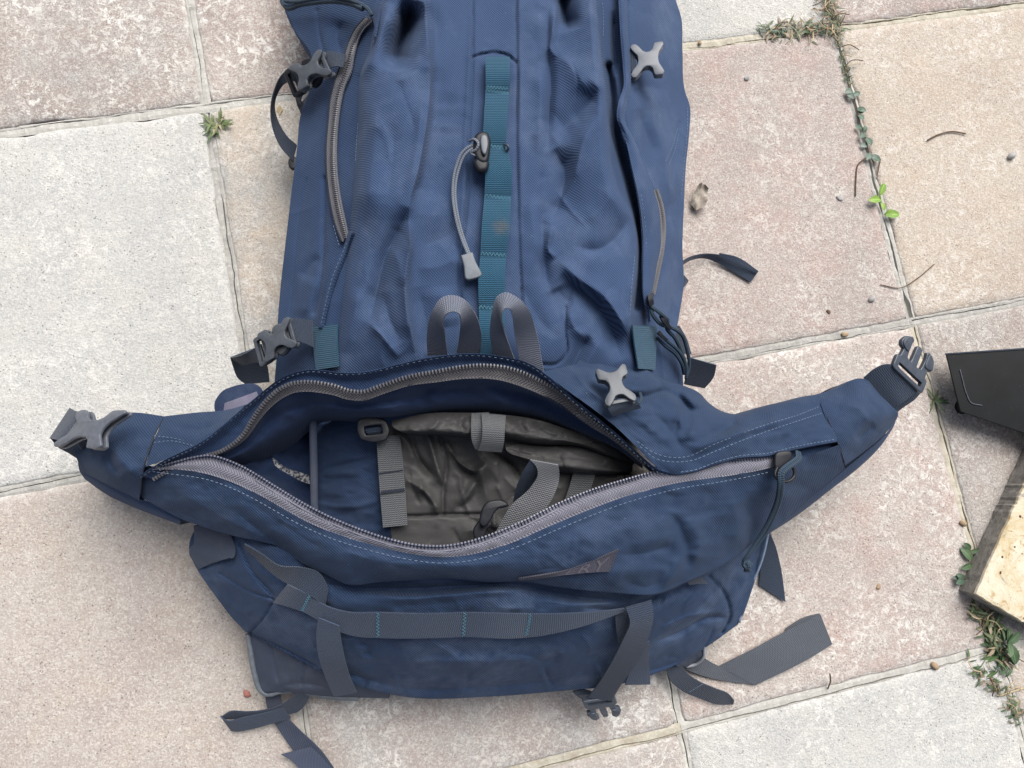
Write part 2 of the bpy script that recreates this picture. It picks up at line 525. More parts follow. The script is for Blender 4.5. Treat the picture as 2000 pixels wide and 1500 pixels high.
# ------------------------------------------------------------------ materials
class NT:
    def __init__(self, name):
        self.m = bpy.data.materials.new(name); self.m.use_nodes = True
        self.t = self.m.node_tree; self.b = self.t.nodes["Principled BSDF"]
        MAT[name] = self.m
    def n(self, typ, **kw):
        nd = self.t.nodes.new(typ)
        for k, v in kw.items():
            if k.startswith('i_'):
                nd.inputs[k[2:].replace('_', ' ')].default_value = v
            else:
                setattr(nd, k, v)
        return nd
    def l(self, a, b): self.t.links.new(a, b)
    def math(self, op, a, b=None, c=None, clamp=False):
        nd = self.t.nodes.new("ShaderNodeMath"); nd.operation = op; nd.use_clamp = clamp
        for i, v in enumerate((a, b, c)):
            if v is None: continue
            if isinstance(v, (int, float)): nd.inputs[i].default_value = v
            else: self.l(v, nd.inputs[i])
        return nd.outputs[0]
    def mix(self, f, a, b, mode='MIX'):
        nd = self.t.nodes.new("ShaderNodeMix"); nd.data_type = 'RGBA'; nd.blend_type = mode
        for s, v in ((nd.inputs[0], f), (nd.inputs[6], a), (nd.inputs[7], b)):
            if isinstance(v, (int, float)): s.default_value = v
            elif isinstance(v, tuple): s.default_value = v if len(v) == 4 else v + (1,)
            else: self.l(v, s)
        return nd.outputs[2]
    def noise(self, vec, scale, detail=3.0, rough=.55, dist=0.0):
        nd = self.n("ShaderNodeTexNoise"); nd.inputs['Scale'].default_value = scale
        nd.inputs['Detail'].default_value = detail; nd.inputs['Roughness'].default_value = rough
        nd.inputs['Distortion'].default_value = dist
        if vec is not None: self.l(vec, nd.inputs['Vector'])
        return nd.outputs['Fac']
    def vor(self, vec, scale, feature='F1', rnd=1.0):
        nd = self.n("ShaderNodeTexVoronoi"); nd.feature = feature
        nd.inputs['Scale'].default_value = scale; nd.inputs['Randomness'].default_value = rnd
        if vec is not None: self.l(vec, nd.inputs['Vector'])
        return nd
    def ramp(self, f, stops, interp='LINEAR'):
        nd = self.n("ShaderNodeValToRGB"); nd.color_ramp.interpolation = interp
        e = nd.color_ramp.elements
        while len(e) < len(stops): e.new(0.5)
        for x, (p, c) in zip(e, stops):
            x.position = p; x.color = (c, c, c, 1) if isinstance(c, (int, float)) else (c + (1,) if len(c) == 3 else c)
        self.l(f, nd.inputs[0]); return nd.outputs[0]
    def bump(self, h, strength, dist, normal=None):
        nd = self.n("ShaderNodeBump"); nd.inputs['Strength'].default_value = strength; nd.inputs['Distance'].default_value = dist
        self.l(h, nd.inputs['Height'])
        if normal is not None: self.l(normal, nd.inputs['Normal'])
        return nd.outputs[0]
    def uv(self): return self.n("ShaderNodeTexCoord").outputs['UV']
    def obj(self): return self.n("ShaderNodeTexCoord").outputs['Object']
    def sep(self, v):
        nd = self.n("ShaderNodeSeparateXYZ"); self.l(v, nd.inputs[0]); return nd.outputs
    def set(self, **kw):
        for k, v in kw.items():
            s = self.b.inputs[k.replace('_', ' ')]
            if isinstance(v, (int, float)): s.default_value = v
            elif isinstance(v, tuple): s.default_value = v if len(v) == 4 else v + (1,)
            else: self.l(v, s)

def fabric(name, col, period=0.0023, dust=0.10, dustcol=(0.15, 0.19, 0.28), contrast=1.0, rough=.85, sheen=.06, lint=True, bumpd=.0006, crinkle=.0006):
    t = NT(name); uv = t.uv(); ob = t.obj(); s = t.sep(uv)
    wob = t.noise(uv, 900, 2)
    k = 2 * math.pi / period
    a = t.math('ADD', t.math('MULTIPLY', s[0], k), t.math('MULTIPLY', wob, .7))
    b = t.math('ADD', t.math('MULTIPLY', s[1], k), t.math('MULTIPLY', wob, .7))
    w = t.math('ADD', t.math('MULTIPLY', t.math('SINE', t.math('ADD', a, t.math('MULTIPLY', b, .75))), .62), t.math('MULTIPLY', t.math('SINE', t.math('SUBTRACT', a, b)), .38))   # twill-like weave
    wf = t.math('MULTIPLY_ADD', w, .5, .5)
    big = t.noise(ob, 9, 4, .6)
    mid = t.noise(ob, 16, 6, .68)
    c = t.mix(t.ramp(big, [(.3, 0), (.75, 1)]), tuple(x * .93 for x in col), tuple(min(1, x * 1.06) for x in col))
    d = t.math('MULTIPLY', t.ramp(mid, [(.48, 0), (.72, 1)]), dust)
    c = t.mix(d, c, dustcol)
    c = t.mix(t.math('MULTIPLY', wf, contrast), t.mix(1.0, c, (.48, .49, .52), 'MULTIPLY'), t.mix(1.0, c, (1.72, 1.68, 1.58), 'MULTIPLY'))
    if lint:
        v = t.vor(ob, 75)
        sp = t.math('LESS_THAN', v.outputs['Distance'], .028)
        on = t.math('GREATER_THAN', t.noise(ob, 31, 1), .52)
        c = t.mix(t.math('MULTIPLY', t.math('MULTIPLY', sp, on), .25), c, (.45, .48, .5))
    nb = t.bump(w, .28, bumpd)
    cr = t.bump(t.noise(ob, 38, 4, .6, .6), .6, crinkle, nb)
    t.set(Base_Color=c, Roughness=rough, Normal=cr, Sheen_Weight=sheen, Sheen_Roughness=.5, Specular_IOR_Level=.12)
    t.b.inputs['Sheen Tint'].default_value = (.75, .85, 1, 1)
    return t

NAVY = (0.0190, 0.0340, 0.0710)
fabric('navy_cordura', NAVY)
fabric('navy_front', (0.0320, 0.0545, 0.1140), dust=.22)
fabric('navy_lower', (0.0215, 0.0385, 0.0820), dust=.30)
fabric('navy_side', (0.0245, 0.0440, 0.0960), period=.0023)
fabric('navy_deep', (0.0190, 0.0350, 0.0800), dust=.10)
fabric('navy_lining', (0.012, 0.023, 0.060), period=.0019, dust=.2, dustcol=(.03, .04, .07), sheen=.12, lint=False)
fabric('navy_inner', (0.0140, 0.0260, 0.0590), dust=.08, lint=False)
fabric('dark_base', (0.046, 0.056, 0.088), period=.0017, dust=.25, dustcol=(.12, .115, .12))
fabric('storm_grey', (0.086, 0.083, 0.081), period=.0012, dust=.2, dustcol=(.13, .126, .125), contrast=.3, rough=.36, sheen=.0, lint=False, bumpd=.0002, crinkle=.0012)
fabric('velcro', (.16, .15, .21), period=.003, dust=.6, dustcol=(.26, .25, .33), contrast=.4, rough=.95, sheen=.4, lint=False, crinkle=.004)
fabric('binding', (.018, .028, .060), period=.0014, dust=.2)

def webbing(name, col, rib=.0019, hi=2.0, lo=.38, rough=.7, stain=None):
    t = NT(name); uv = t.uv(); ob = t.obj(); s = t.sep(uv)
    wob = t.noise(uv, 700, 2)
    cu = t.math('SINE', t.math('MULTIPLY', s[0], 2 * math.pi / (rib * 1.25)))
    ph = t.math('MULTIPLY', t.math('GREATER_THAN', cu, 0.0), math.pi)
    cv = t.math('SINE', t.math('ADD', t.math('ADD', t.math('MULTIPLY', s[1], 2 * math.pi / rib), t.math('MULTIPLY', ph, .5)), t.math('MULTIPLY', wob, 1.2)))
    h = t.math('ADD', t.math('MULTIPLY', cv, .6), t.math('MULTIPLY', t.math('ABSOLUTE', cu), .4))
    f = t.math('MULTIPLY_ADD', h, .5, .5, clamp=True)
    c = t.mix(f, tuple(x * lo for x in col), tuple(min(1, x * hi) for x in col))
    c = t.mix(t.math('MULTIPLY', t.ramp(t.noise(ob, 60, 4), [(.45, 0), (.8, 1)]), .3), c, tuple(min(1, .006 + x * 1.5) for x in col))
    if stain:
        dd = t.n("ShaderNodeVectorMath", operation='DISTANCE'); t.l(ob, dd.inputs[0]); dd.inputs[1].default_value = stain
        st = t.math('MULTIPLY', t.ramp(t.math('MULTIPLY', t.math('ADD', dd.outputs['Value'], t.math('MULTIPLY', t.noise(ob, 260, 4), .010)), 30.0), [(.28, 1), (.52, 0)]), .5)
        c = t.mix(st, c, (.16, .10, .05))
    t.set(Base_Color=c, Roughness=rough, Normal=t.bump(h, .8, .0007), Sheen_Weight=.15, Specular_IOR_Level=.3)
webbing('web_black', (.015, .024, .043))
webbing('web_slate', (.022, .034, .060))
webbing('web_grey', (.060, .063, .067))
webbing('web_grey_blue', (.105, .115, .148), hi=1.8, lo=.35)
webbing('web_teal', (.006, .050, .092), hi=1.6, lo=.5)
webbing('web_grey_light', (.10, .102, .108), hi=1.9, lo=.4)
webbing('elastic', (.062, .070, .086), rib=.0021, hi=1.4, lo=.6)

def plastic(name, col, rough=.42, spec=.45):
    t = NT(name); ob = t.obj()
    n = t.noise(ob, 180, 4, .6)
    c = t.mix(t.ramp(n, [(.35, 0), (.7, 1)]), tuple(x * .85 for x in col), tuple(x * 1.2 for x in col))
    t.set(Base_Color=c, Roughness=t.math('MULTIPLY_ADD', n, .2, rough - .1), Normal=t.bump(t.noise(ob, 1500, 2), .12, .0002), Specular_IOR_Level=spec)
plastic('plastic_grey', (.064, .071, .084))
plastic('plastic_black', (.011, .012, .016), .42, .25)
plastic('plastic_slate', (.048, .058, .076), .35)
plastic('plastic_pale', (.098, .107, .128), .40)
plastic('rubber_grey', (.12, .135, .155), .55)
plastic('thread_pale', (.135, .185, .265), .8)
plastic('thread_teal', (.055, .15, .21), .8)
plastic('thread_lint', (.45, .47, .5), .8)
plastic('thread_dark', (.012, .016, .028), .8)
plastic('teeth_grey', (.145, .145, .185), .35)
plastic('teeth_dark', (.045, .045, .055), .35)
plastic('teeth_mid', (.090, .089, .099), .35)
plastic('reflective', (.30, .31, .34), .4)

def zip_tape(name, col):
    t = NT(name); uv = t.uv(); s = t.sep(uv); ob = t.obj()
    tri = t.math('PINGPONG', s[0], .0048)
    h = t.math('SINE', t.math('MULTIPLY', t.math('ADD', s[1], tri), 2 * math.pi / .0029))
    f = t.math('MULTIPLY_ADD', h, .5, .5)
    c = t.mix(f, tuple(x * .55 for x in col), tuple(x * 1.25 for x in col))
    c = t.mix(t.ramp(t.noise(ob, 90, 3), [(.4, 0), (.8, .35)]), c, tuple(x * .6 for x in col))
    t.set(Base_Color=c, Roughness=.75, Normal=t.bump(h, .6, .0005), Sheen_Weight=.15)
zip_tape('tape_grey', (.138, .137, .172))
zip_tape('tape_mid', (.095, .094, .112))
zip_tape('tape_dark', (.085, .080, .086))

def cord(name, col, col2):
    t = NT(name); uv = t.uv(); s = t.sep(uv)
    a = t.math('SINE', t.math('ADD', t.math('MULTIPLY', s[0], 2 * math.pi * 3), t.math('MULTIPLY', s[1], 2 * math.pi / .004)))
    b = t.math('SINE', t.math('SUBTRACT', t.math('MULTIPLY', s[0], 2 * math.pi * 3), t.math('MULTIPLY', s[1], 2 * math.pi / .004)))
    h = t.math('MULTIPLY', a, b)
    t.set(Base_Color=t.mix(t.math('MULTIPLY_ADD', h, .5, .5), col2, col), Roughness=.75, Normal=t.bump(h, .7, .0006))
cord('cord_navy', (.028, .060, .095), (.010, .020, .038))
cord('cord_grey', (.22, .245, .29), (.10, .115, .14))

# ---- paving
def slab_mat(name, base, alt, warm, white=.5, dark=.5, edge=.6, seed=0.0):
    t = NT(name); ob = t.obj()
    mp = t.n("ShaderNodeMapping"); mp.inputs['Location'].default_value = (seed * 3.1, seed * 1.7, 0); t.l(ob, mp.inputs[0]); v = mp.outputs[0]
    n1 = t.noise(v, 7, 5, .62); n2 = t.noise(v, 18, 5, .68); n3 = t.noise(v, 180, 4, .7); n4 = t.noise(v, 460, 3, .72)
    c = t.mix(t.ramp(n1, [(.38, 0), (.62, 1)]), base, alt)
    c = t.mix(t.ramp(n2, [(.45, 0), (.72, .85)]), c, warm)
    # sandy aggregate: every grain has its own tone
    gr = t.vor(v, 620); gs = t.n("ShaderNodeSeparateColor"); t.l(gr.outputs['Color'], gs.inputs[0]); g1 = gs.outputs[0]
    c = t.mix(t.math('MULTIPLY', t.ramp(g1, [(.0, 1), (.38, 0)]), .26), c, tuple(x * .48 for x in base))
    c = t.mix(t.math('MULTIPLY', t.ramp(g1, [(.60, 0), (1.0, 1)]), .48), c, (.62, .59, .54))
    c = t.mix(t.math('MULTIPLY', t.ramp(n4, [(.32, 1), (.48, 0)]), .22), c, tuple(x * .5 for x in base))
    # worn white patches and flecks
    wmask = t.math('MULTIPLY', t.ramp(t.noise(v, 12, 5, .7), [(.40, 0), (.60, 1)]), t.ramp(t.noise(v, 110, 5, .78, .9), [(.50, 0), (.58, 1)]))
    c = t.mix(t.math('MULTIPLY', wmask, white), c, (.70, .68, .635))
    wm2 = t.ramp(t.noise(v, 300, 4, .75, .6), [(.57, 0), (.66, 1)])
    c = t.mix(t.math('MULTIPLY', wm2, white * .5), c, (.66, .63, .58))
    # broad stains
    stn = t.math('MULTIPLY', t.ramp(t.noise(v, 4.5, 4, .6, .8), [(.52, 0), (.66, 1)]), .28)
    c = t.mix(stn, c, t.mix(1.0, c, (.74, .74, .76), 'MULTIPLY'))
    stp = t.math('MULTIPLY', t.ramp(t.noise(v, 6.5, 3, .6, .5), [(.58, 0), (.70, 1)]), .35)
    c = t.mix(stp, c, warm)
    # dark specks of sand and lichen
    vo = t.vor(v, 230); sp = t.math('LESS_THAN', vo.outputs['Distance'], .20)
    on = t.math('GREATER_THAN', t.noise(v, 83, 2), .55)
    c = t.mix(t.math('MULTIPLY', t.math('MULTIPLY', sp, on), dark * .8), c, (.08, .072, .066))
    vo2 = t.vor(v, 60); sp2 = t.math('LESS_THAN', vo2.outputs['Distance'], .05)
    c = t.mix(t.math('MULTIPLY', sp2, dark * .8), c, (.06, .05, .045))
    # pale lime bloom along the edge
    s = t.sep(ob)
    ed = t.math('MAXIMUM', t.math('ABSOLUTE', s[0]), t.math('ABSOLUTE', s[1]))
    em = t.ramp(t.math('ADD', t.math('SUBTRACT', ed, .198), t.math('MULTIPLY_ADD', t.noise(v, 50, 4, .75), .05, -.018)), [(0.0, 0), (.014, 1)])
    c = t.mix(t.math('MULTIPLY', em, edge), c, (.64, .635, .61))
    hgt = t.math('ADD', t.math('MULTIPLY', n3, .6), t.math('ADD', t.math('MULTIPLY', n4, .5), t.math('MULTIPLY', g1, .25)))
    t.set(Base_Color=c, Roughness=.92, Normal=t.bump(hgt, .9, .0026, t.bump(n2, .4, .004)), Specular_IOR_Level=.2)

def simple_noise(name, c1, c2, scale, rough=.9, bump=.002, c3=None):
    t = NT(name); ob = t.obj()
    n = t.noise(ob, scale, 5, .65); n2 = t.noise(ob, scale * 6, 3, .7)
    c = t.mix(t.ramp(n, [(.35, 0), (.65, 1)]), c1, c2)
    if c3: c = t.mix(t.ramp(n2, [(.55, 0), (.7, .8)]), c, c3)
    t.set(Base_Color=c, Roughness=rough, Normal=t.bump(t.math('ADD', n, t.math('MULTIPLY', n2, .6)), .8, bump), Specular_IOR_Level=.2)
simple_noise('soil', (.030, .022, .016), (.075, .058, .042), 60, c3=(.13, .10, .07))
simple_noise('mortar', (.34, .325, .295), (.44, .43, .395), 45, c3=(.54, .525, .49))
simple_noise('mortar_warm', (.34, .30, .235), (.46, .43, .355), 45, c3=(.55, .53, .47))
simple_noise('mortar_grey', (.28, .27, .25), (.38, .37, .34), 45, c3=(.50, .485, .45))
simple_noise('twig', (.085, .055, .035), (.16, .11, .075), 200, bump=.0006)
simple_noise('dry_leaf', (.22, .19, .16), (.38, .34, .29), 120, bump=.001)
simple_noise('straw', (.38, .29, .17), (.52, .42, .27), 150, bump=.0006)
simple_noise('pebble_brown', (.26, .18, .11), (.40, .30, .20), 150, bump=.001)
simple_noise('pebble_grey', (.28, .27, .26), (.42, .41, .40), 150, bump=.001)
simple_noise('pebble_red', (.30, .12, .10), (.38, .17, .14), 150, bump=.001)

def leaf_mat(name, c1, c2, tip=None):
    t = NT(name); ob = t.obj(); uv = t.uv(); s = t.sep(uv)
    c = t.mix(t.ramp(t.noise(ob, 70, 3), [(.35, 0), (.65, 1)]), c1, c2)
    if tip: c = t.mix(t.ramp(t.noise(ob, 25, 2), [(.52, 0), (.66, .8)]), c, tip)
    rib = t.math('LESS_THAN', t.math('ABSOLUTE', t.math('SUBTRACT', s[0], .5)), .05)
    c = t.mix(t.math('MULTIPLY', rib, .4), c, tuple(min(1, x * 2 + .03) for x in c2))
    t.set(Base_Color=c, Roughness=.55, Specular_IOR_Level=.35, Normal=t.bump(t.noise(ob, 500, 2), .3, .0006))
    t.b.inputs['Subsurface Weight'].default_value = 0.0
leaf_mat('leaf_grass', (.050, .095, .028), (.085, .14, .048), (.16, .17, .08))
leaf_mat('leaf_ivy', (.045, .085, .058), (.085, .13, .09), (.19, .23, .20))
leaf_mat('leaf_yellow', (.12, .24, .03), (.22, .33, .06), (.42, .42, .16))
leaf_mat('leaf_weed', (.035, .070, .032), (.070, .115, .052), (.12, .14, .07))
leaf_mat('leaf_dry', (.17, .13, .08), (.26, .20, .13), (.33, .27, .19))

# ---- the two stray objects at the right edge
t = NT('black_metal'); ob = t.obj()
n = t.noise(ob, 40, 4); sp = t.vor(ob, 130)
c = t.mix(t.ramp(n, [(.3, 0), (.75, 1)]), (.006, .0065, .007), (.010, .011, .012))
c = t.mix(t.math('MULTIPLY', t.math('LESS_THAN', sp.outputs['Distance'], .035), .5), c, (.25, .24, .22))
c = t.mix(t.ramp(t.noise(ob, 12, 6, .7, 1.5), [(.66, 0), (.8, .2)]), c, (.05, .049, .047))
t.set(Base_Color=c, Roughness=.7, Specular_IOR_Level=.2, Normal=t.bump(t.noise(ob, 900, 2), .2, .0003))

t = NT('weathered_wood'); ob = t.obj()
mp = t.n("ShaderNodeMapping"); mp.inputs['Scale'].default_value = (1, .09, 1); t.l(ob, mp.inputs[0])
g = t.noise(mp.outputs[0], 160, 5, .7, .6)
c = t.mix(t.ramp(g, [(.3, 0), (.7, 1)]), (.13, .12, .105), (.30, .285, .255))
c = t.mix(t.ramp(t.noise(ob, 90, 4), [(.6, 0), (.72, .5)]), c, (.06, .05, .04))
t.set(Base_Color=c, Roughness=.9, Normal=t.bump(g, .8, .002))

t = NT('worn_yellow_face'); ob = t.obj()
n = t.noise(ob, 26, 5, .7, .8)
c = t.mix(t.ramp(n, [(.35, 0), (.6, 1)]), (.45, .36, .21), (.55, .50, .39))
c = t.mix(t.ramp(t.noise(ob, 60, 5, .75, 1.0), [(.54, 0), (.62, .85)]), c, (.36, .24, .11))
c = t.mix(t.ramp(t.noise(ob, 34, 4, .7, .5), [(.60, 0), (.68, .8)]), c, (.20, .19, .18))
vo = t.vor(ob, 95); c = t.mix(t.math('MULTIPLY', t.math('LESS_THAN', vo.outputs['Distance'], .16), t.math('GREATER_THAN', t.noise(ob, 40, 2), .52)), c, (.075, .022, .012))
t.set(Base_Color=c, Roughness=.85, Normal=t.bump(n, .8, .003))
t = NT('label_pale'); uv = t.uv(); s = t.sep(uv)
st_ = t.math('GREATER_THAN', t.noise(uv, 420, 2), .52)
t.set(Base_Color=t.mix(st_, (.30, .30, .31), (.05, .055, .07)), Roughness=.8)

# ------------------------------------------------------------------ paving
S = 0.4
pavement = bpy.data.objects.new("pavement", None)
bm = bmesh.new()
ground_me = bpy.data.meshes.new("pavement")
bmesh.ops.create_grid(bm, x_segments=2, y_segments=2, size=30.0)
bm.to_mesh(ground_me); bm.free()
ground_me.materials.append(MAT['soil'])
bpy.data.objects.remove(pavement)
pavement = bpy.data.objects.new("pavement", ground_me)
pavement.location = (0, 0, -0.0075)
COL.objects.link(pavement)
tag(pavement, kind="structure")
pavement_inv = Matrix.Translation((0, 0, 0.0075))

def add_child(ob, par, inv):
    ob.parent = par; ob.matrix_parent_inverse = inv

MA = (.310, .258, .235); MB = (.365, .315, .285)          # mauve pink
TA = (.43, .36, .30); TB = (.46, .40, .335)              # tan
GA = (.43, .425, .41); GB = (.47, .465, .45)            # pale grey
BA = (.385, .332, .304); BB = (.43, .382, .345)           # pinkish beige
PINK = (.41, .30, .265); ORG = (.47, .38, .295); CREAM = (.51, .495, .455); STONE = (.37, .36, .34)
# cell (col, row): col 0 is right of the first long joint, row 0 below the first cross joint
CELLS = {
    (-1, -1): (MA, MB, STONE, .95, .5), (0, -1): (MA, BB, PINK, .85, .4), (1, -1): (GA, CREAM, CREAM, .6, .6), (2, -1): (MA, MB, PINK, .7, .5),
    (-1, 0): (GA, GB, CREAM, .55, .75), (0, 0): (STONE, TB, ORG, .6, .6), (1, 0): (BA, MB, PINK, .5, .7), (2, 0): (TA, TB, ORG, .5, .7),
    (-1, 1): (BA, BB, TA, .25, .75), (0, 1): (MB, BA, GA, .85, .5), (1, 1): (BA, BB, PINK, .75, .8), (2, 1): (MA, MB, STONE, .5, .7),
    (-1, 2): (MB, BB, CREAM, .6, .6), (0, 2): (BA, BB, STONE, .6, .6), (1, 2): (GA, GB, CREAM, .6, .7), (2, 2): (BA, TB, STONE, .5, .7),
}
alts = [(MA, MB, STONE, .8, .5), (TA, TB, ORG, .5, .7), (GA, GB, CREAM, .5, .7), (BA, BB, PINK, .5, .7)]
for k, a in enumerate(alts): slab_mat('slab_far_%d' % k, a[0], a[1], a[2], a[3], a[4], .6, 31 + k)
for q, (k, a) in enumerate(CELLS.items()): slab_mat('slab_%d' % q, a[0], a[1], a[2], a[3], a[4], .55, q * 2.3)
matname = {k: 'slab_%d' % q for q, k in enumerate(CELLS)}

def slab_mesh(seed, half=.1955):
    r = random.Random(seed); n = 46
    V = []; F = []
    ring0 = []
    off = [r.uniform(-1, 1) for _ in range(4 * n)]
    chips = [(r.randrange(4 * n), r.uniform(1.2, 3.5), r.uniform(.0006, .0020)) for _ in range(9)]
    for k in range(4 * n):
        side, i = divmod(k, n); f = -half + 2 * half * i / n
        p = [(f, -half), (half, f), (-f, half), (-half, -f)][side]
        d = .0005 * off[k] + .0003 * math.sin(k * .31 + seed) + .0003 * math.sin(k * .83 + 2 * seed)
        for c, w, dep in chips:
            dd = min(abs(k - c), 4 * n - abs(k - c)); d -= dep * math.exp(-(dd / w)**2)
        ring0.append((p, d))
    rc = .006
    def ring(ins, z, jit):
        out = []
        for (p, d) in ring0:
            L = max(abs(p[0]), abs(p[1]))
            s = (half + d * jit - ins) / half
            x, y = p[0] * s, p[1] * s
            # rounded corners
            e = half - ins
            cx, cy = max(abs(x) - (e - rc), 0), max(abs(y) - (e - rc), 0)
            if cx > 0 and cy > 0:
                l = math.hypot(cx, cy)
                if l > rc:
                    x = math.copysign(e - rc + cx * rc / l, x); y = math.copysign(e - rc + cy * rc / l, y)
            out.append((x, y, z))
        return out
    rings = [ring(-.0005, -.02, .6), ring(0.0, -.004, 1), ring(.0009, -.0013, 1.1), ring(.0028, 0.0, 1.3), ring(.012, .0003, .8), ring(.09, .0, 0)]
    N = 4 * n
    for R in rings: V += R
    for k in range(len(rings) - 1):
        for i in range(N):
            F.append((k * N + i, k * N + (i + 1) % N, (k + 1) * N + (i + 1) % N, (k + 1) * N + i))
    F.append(tuple((len(rings) - 1) * N + i for i in range(N)))
    return V, F

far_mesh = []
for row in range(-4, 6):
    for colm in range(-4, 6):
        key = (colm, row)
        near = key in CELLS
        seed = colm * 13 + row * 7 + 100
        cx, cy = (colm + .5) * S, -(row + .5) * S
        if near:
            V, F = slab_mesh(seed)
            ob = mesh_obj("paving_slab", V, F, matname[key], None, True)
        else:
            k = (colm * 3 + row * 5) % 4
            if len(far_mesh) < 4:
                V, F = slab_mesh(seed + 500)
                ob = mesh_obj("paving_slab", V, F, 'slab_far_%d' % len(far_mesh), None, True)
                far_mesh.append(ob.data)
            else:
                ob = bpy.data.objects.new("paving_slab", far_mesh[k]); COL.objects.link(ob)
        rr = random.Random(seed)
        ob.location = (cx + rr.uniform(-.0007, .0007), cy + rr.uniform(-.0007, .0007), rr.uniform(-.0006, .0006))
        ob.rotation_euler = (rr.uniform(-.001, .001), rr.uniform(-.001, .001), rr.uniform(-.0018, .0018))
        add_child(ob, pavement, pavement_inv)

# mortar in the joints: a rough sunken strip with a wandering crack in it
def mortar(x0, y0, x1, y1, crack, gap, mat, seed, z=-.0012):
    r = random.Random(seed); n = 110
    a = np.array([x0, y0]); b = np.array([x1, y1]); t = (b - a) / np.linalg.norm(b - a); nn = np.array([-t[1], t[0]])
    V = []; F = []
    ph = r.uniform(0, 9); hw = .0062
    for i in range(n + 1):
        f = i / n; c = a + (b - a) * f
        cr = crack + .0013 * VN(f * 10 + ph, 1.3 * seed) + .0005 * VN(f * 45 + ph, 4.1 * seed)
        w = max(.0001, gap * (.75 + .9 * VN(f * 12 + ph, 2.2 * seed + 3)) + .0002 * r.uniform(-1, 1)) * .5
        z1 = z + .0009 * VN(f * 40, seed * 1.1) + .0003 * r.uniform(-1, 1); z2 = z - .0003 + .0009 * VN(f * 40, seed * 1.1 + 7) + .0003 * r.uniform(-1, 1)
        for o_, zz in ((hw, z1 - .0006), (hw * .55 + cr * .3, z1 + .0002), (cr + w, z1 - .0002), (cr + w * .6, -.0068), (cr - w * .6, -.0068), (cr - w, z2 - .0002), (-hw * .55 + cr * .3, z2 + .0002), (-hw, z2 - .0006)):
            V.append((c[0] + nn[0] * o_, c[1] + nn[1] * o_, zz))
        if i:
            o = (i - 1) * 8
            for m in range(7): F.append((o + m, o + m + 1, o + m + 9, o + m + 8))
    ob = mesh_obj("mortar_joint", V, F, mat, None, False, fixn=True)
    add_child(ob, pavement, pavement_inv)

for k in range(-3, 6):
    for c in range(-4, 5):
        # cross joints (along X) at y = -k*S
        mm = {(0, -1): 'mortar', (0, 1): 'mortar_warm', (0, 2): 'mortar_warm', (1, -1): 'mortar_grey', (1, 1): 'mortar_grey', (1, 2): 'mortar_grey', (2, 0): 'mortar_warm', (2, 1): 'mortar'}.get((k, c), 'mortar')
        cr = {(0, -1): .0034, (0, 1): -.003, (0, 2): .0032, (1, -1): .001, (1, 1): -.003, (1, 2): .002, (2, 0): -.0034, (2, 1): -.0034}.get((k, c), .003)
        g = {(0, 2): .0016, (2, 1): .0014, (1, -1): .0007, (1, 1): .0006}.get((k, c), .0009)
        mortar(c * S, -k * S, (c + 1) * S, -k * S, cr, g, mm, k * 31 + c * 7 + 3)
        # long joints (along Y) at x = c*S
        mm = {(2, 1): 'mortar_warm', (1, 1): 'mortar', (0, 0): 'mortar_grey'}.get((c, k), 'mortar')
        cr = {(0, 0): .0005, (0, -1): -.0008, (2, 1): .0022, (2, 0): .0002, (1, 1): -.002}.get((c, k), .001)
        g = {(2, 1): .0022, (2, 0): .0046, (0, 0): .0016, (0, -1): .0012, (1, 1): .0022, (2, -1): .003}.get((c, k), .0012)
        mortar(c * S, -k * S - .003, c * S, -(k + 1) * S + .003, cr, g, mm, k * 17 + c * 5 + 40, z=-.0017)

# ------------------------------------------------------------------ the backpack
pk = W(1000, 760, 0.0)
pack = empty("backpack", tuple(pk), "large navy blue hiking backpack lying on its back with its lid pocket unzipped and gaping", "backpack")

# --- overall swell of the pack's front face
pts = []
for y, row in {
    -260: [(600, .03), (700, .07), (830, .10), (960, .10), (1100, .10), (1210, .08), (1310, .03)],
    -120: [(575, .06), (650, .12), (740, .155), (830, .165), (960, .16), (1100, .165), (1200, .155), (1270, .13), (1325, .06)],
    40: [(575, .075), (650, .125), (740, .172), (830, .180), (960, .176), (1100, .182), (1190, .178), (1265, .145), (1332, .075)],
    200: [(585, .08), (645, .13), (715, .170), (830, .186), (960, .182), (1100, .187), (1195, .186), (1270, .148), (1342, .075)],
    380: [(566, .08), (630, .13), (705, .174), (820, .190), (960, .186), (1100, .190), (1215, .185), (1285, .150), (1338, .08)],
    560: [(546, .08), (612, .13), (690, .172), (810, .188), (960, .186), (1100, .190), (1225, .180), (1288, .145), (1334, .08)],
    720: [(535, .075), (600, .12), (680, .160), (800, .176), (960, .178), (1100, .180), (1240, .165), (1300, .125), (1335, .08)],
    830: [(535, .07), (600, .11), (700, .13), (960, .14), (1200, .13), (1330, .07)],
}.items():
    pts += [(x, y, h) for x, h in row]
B0 = RBF(pts)

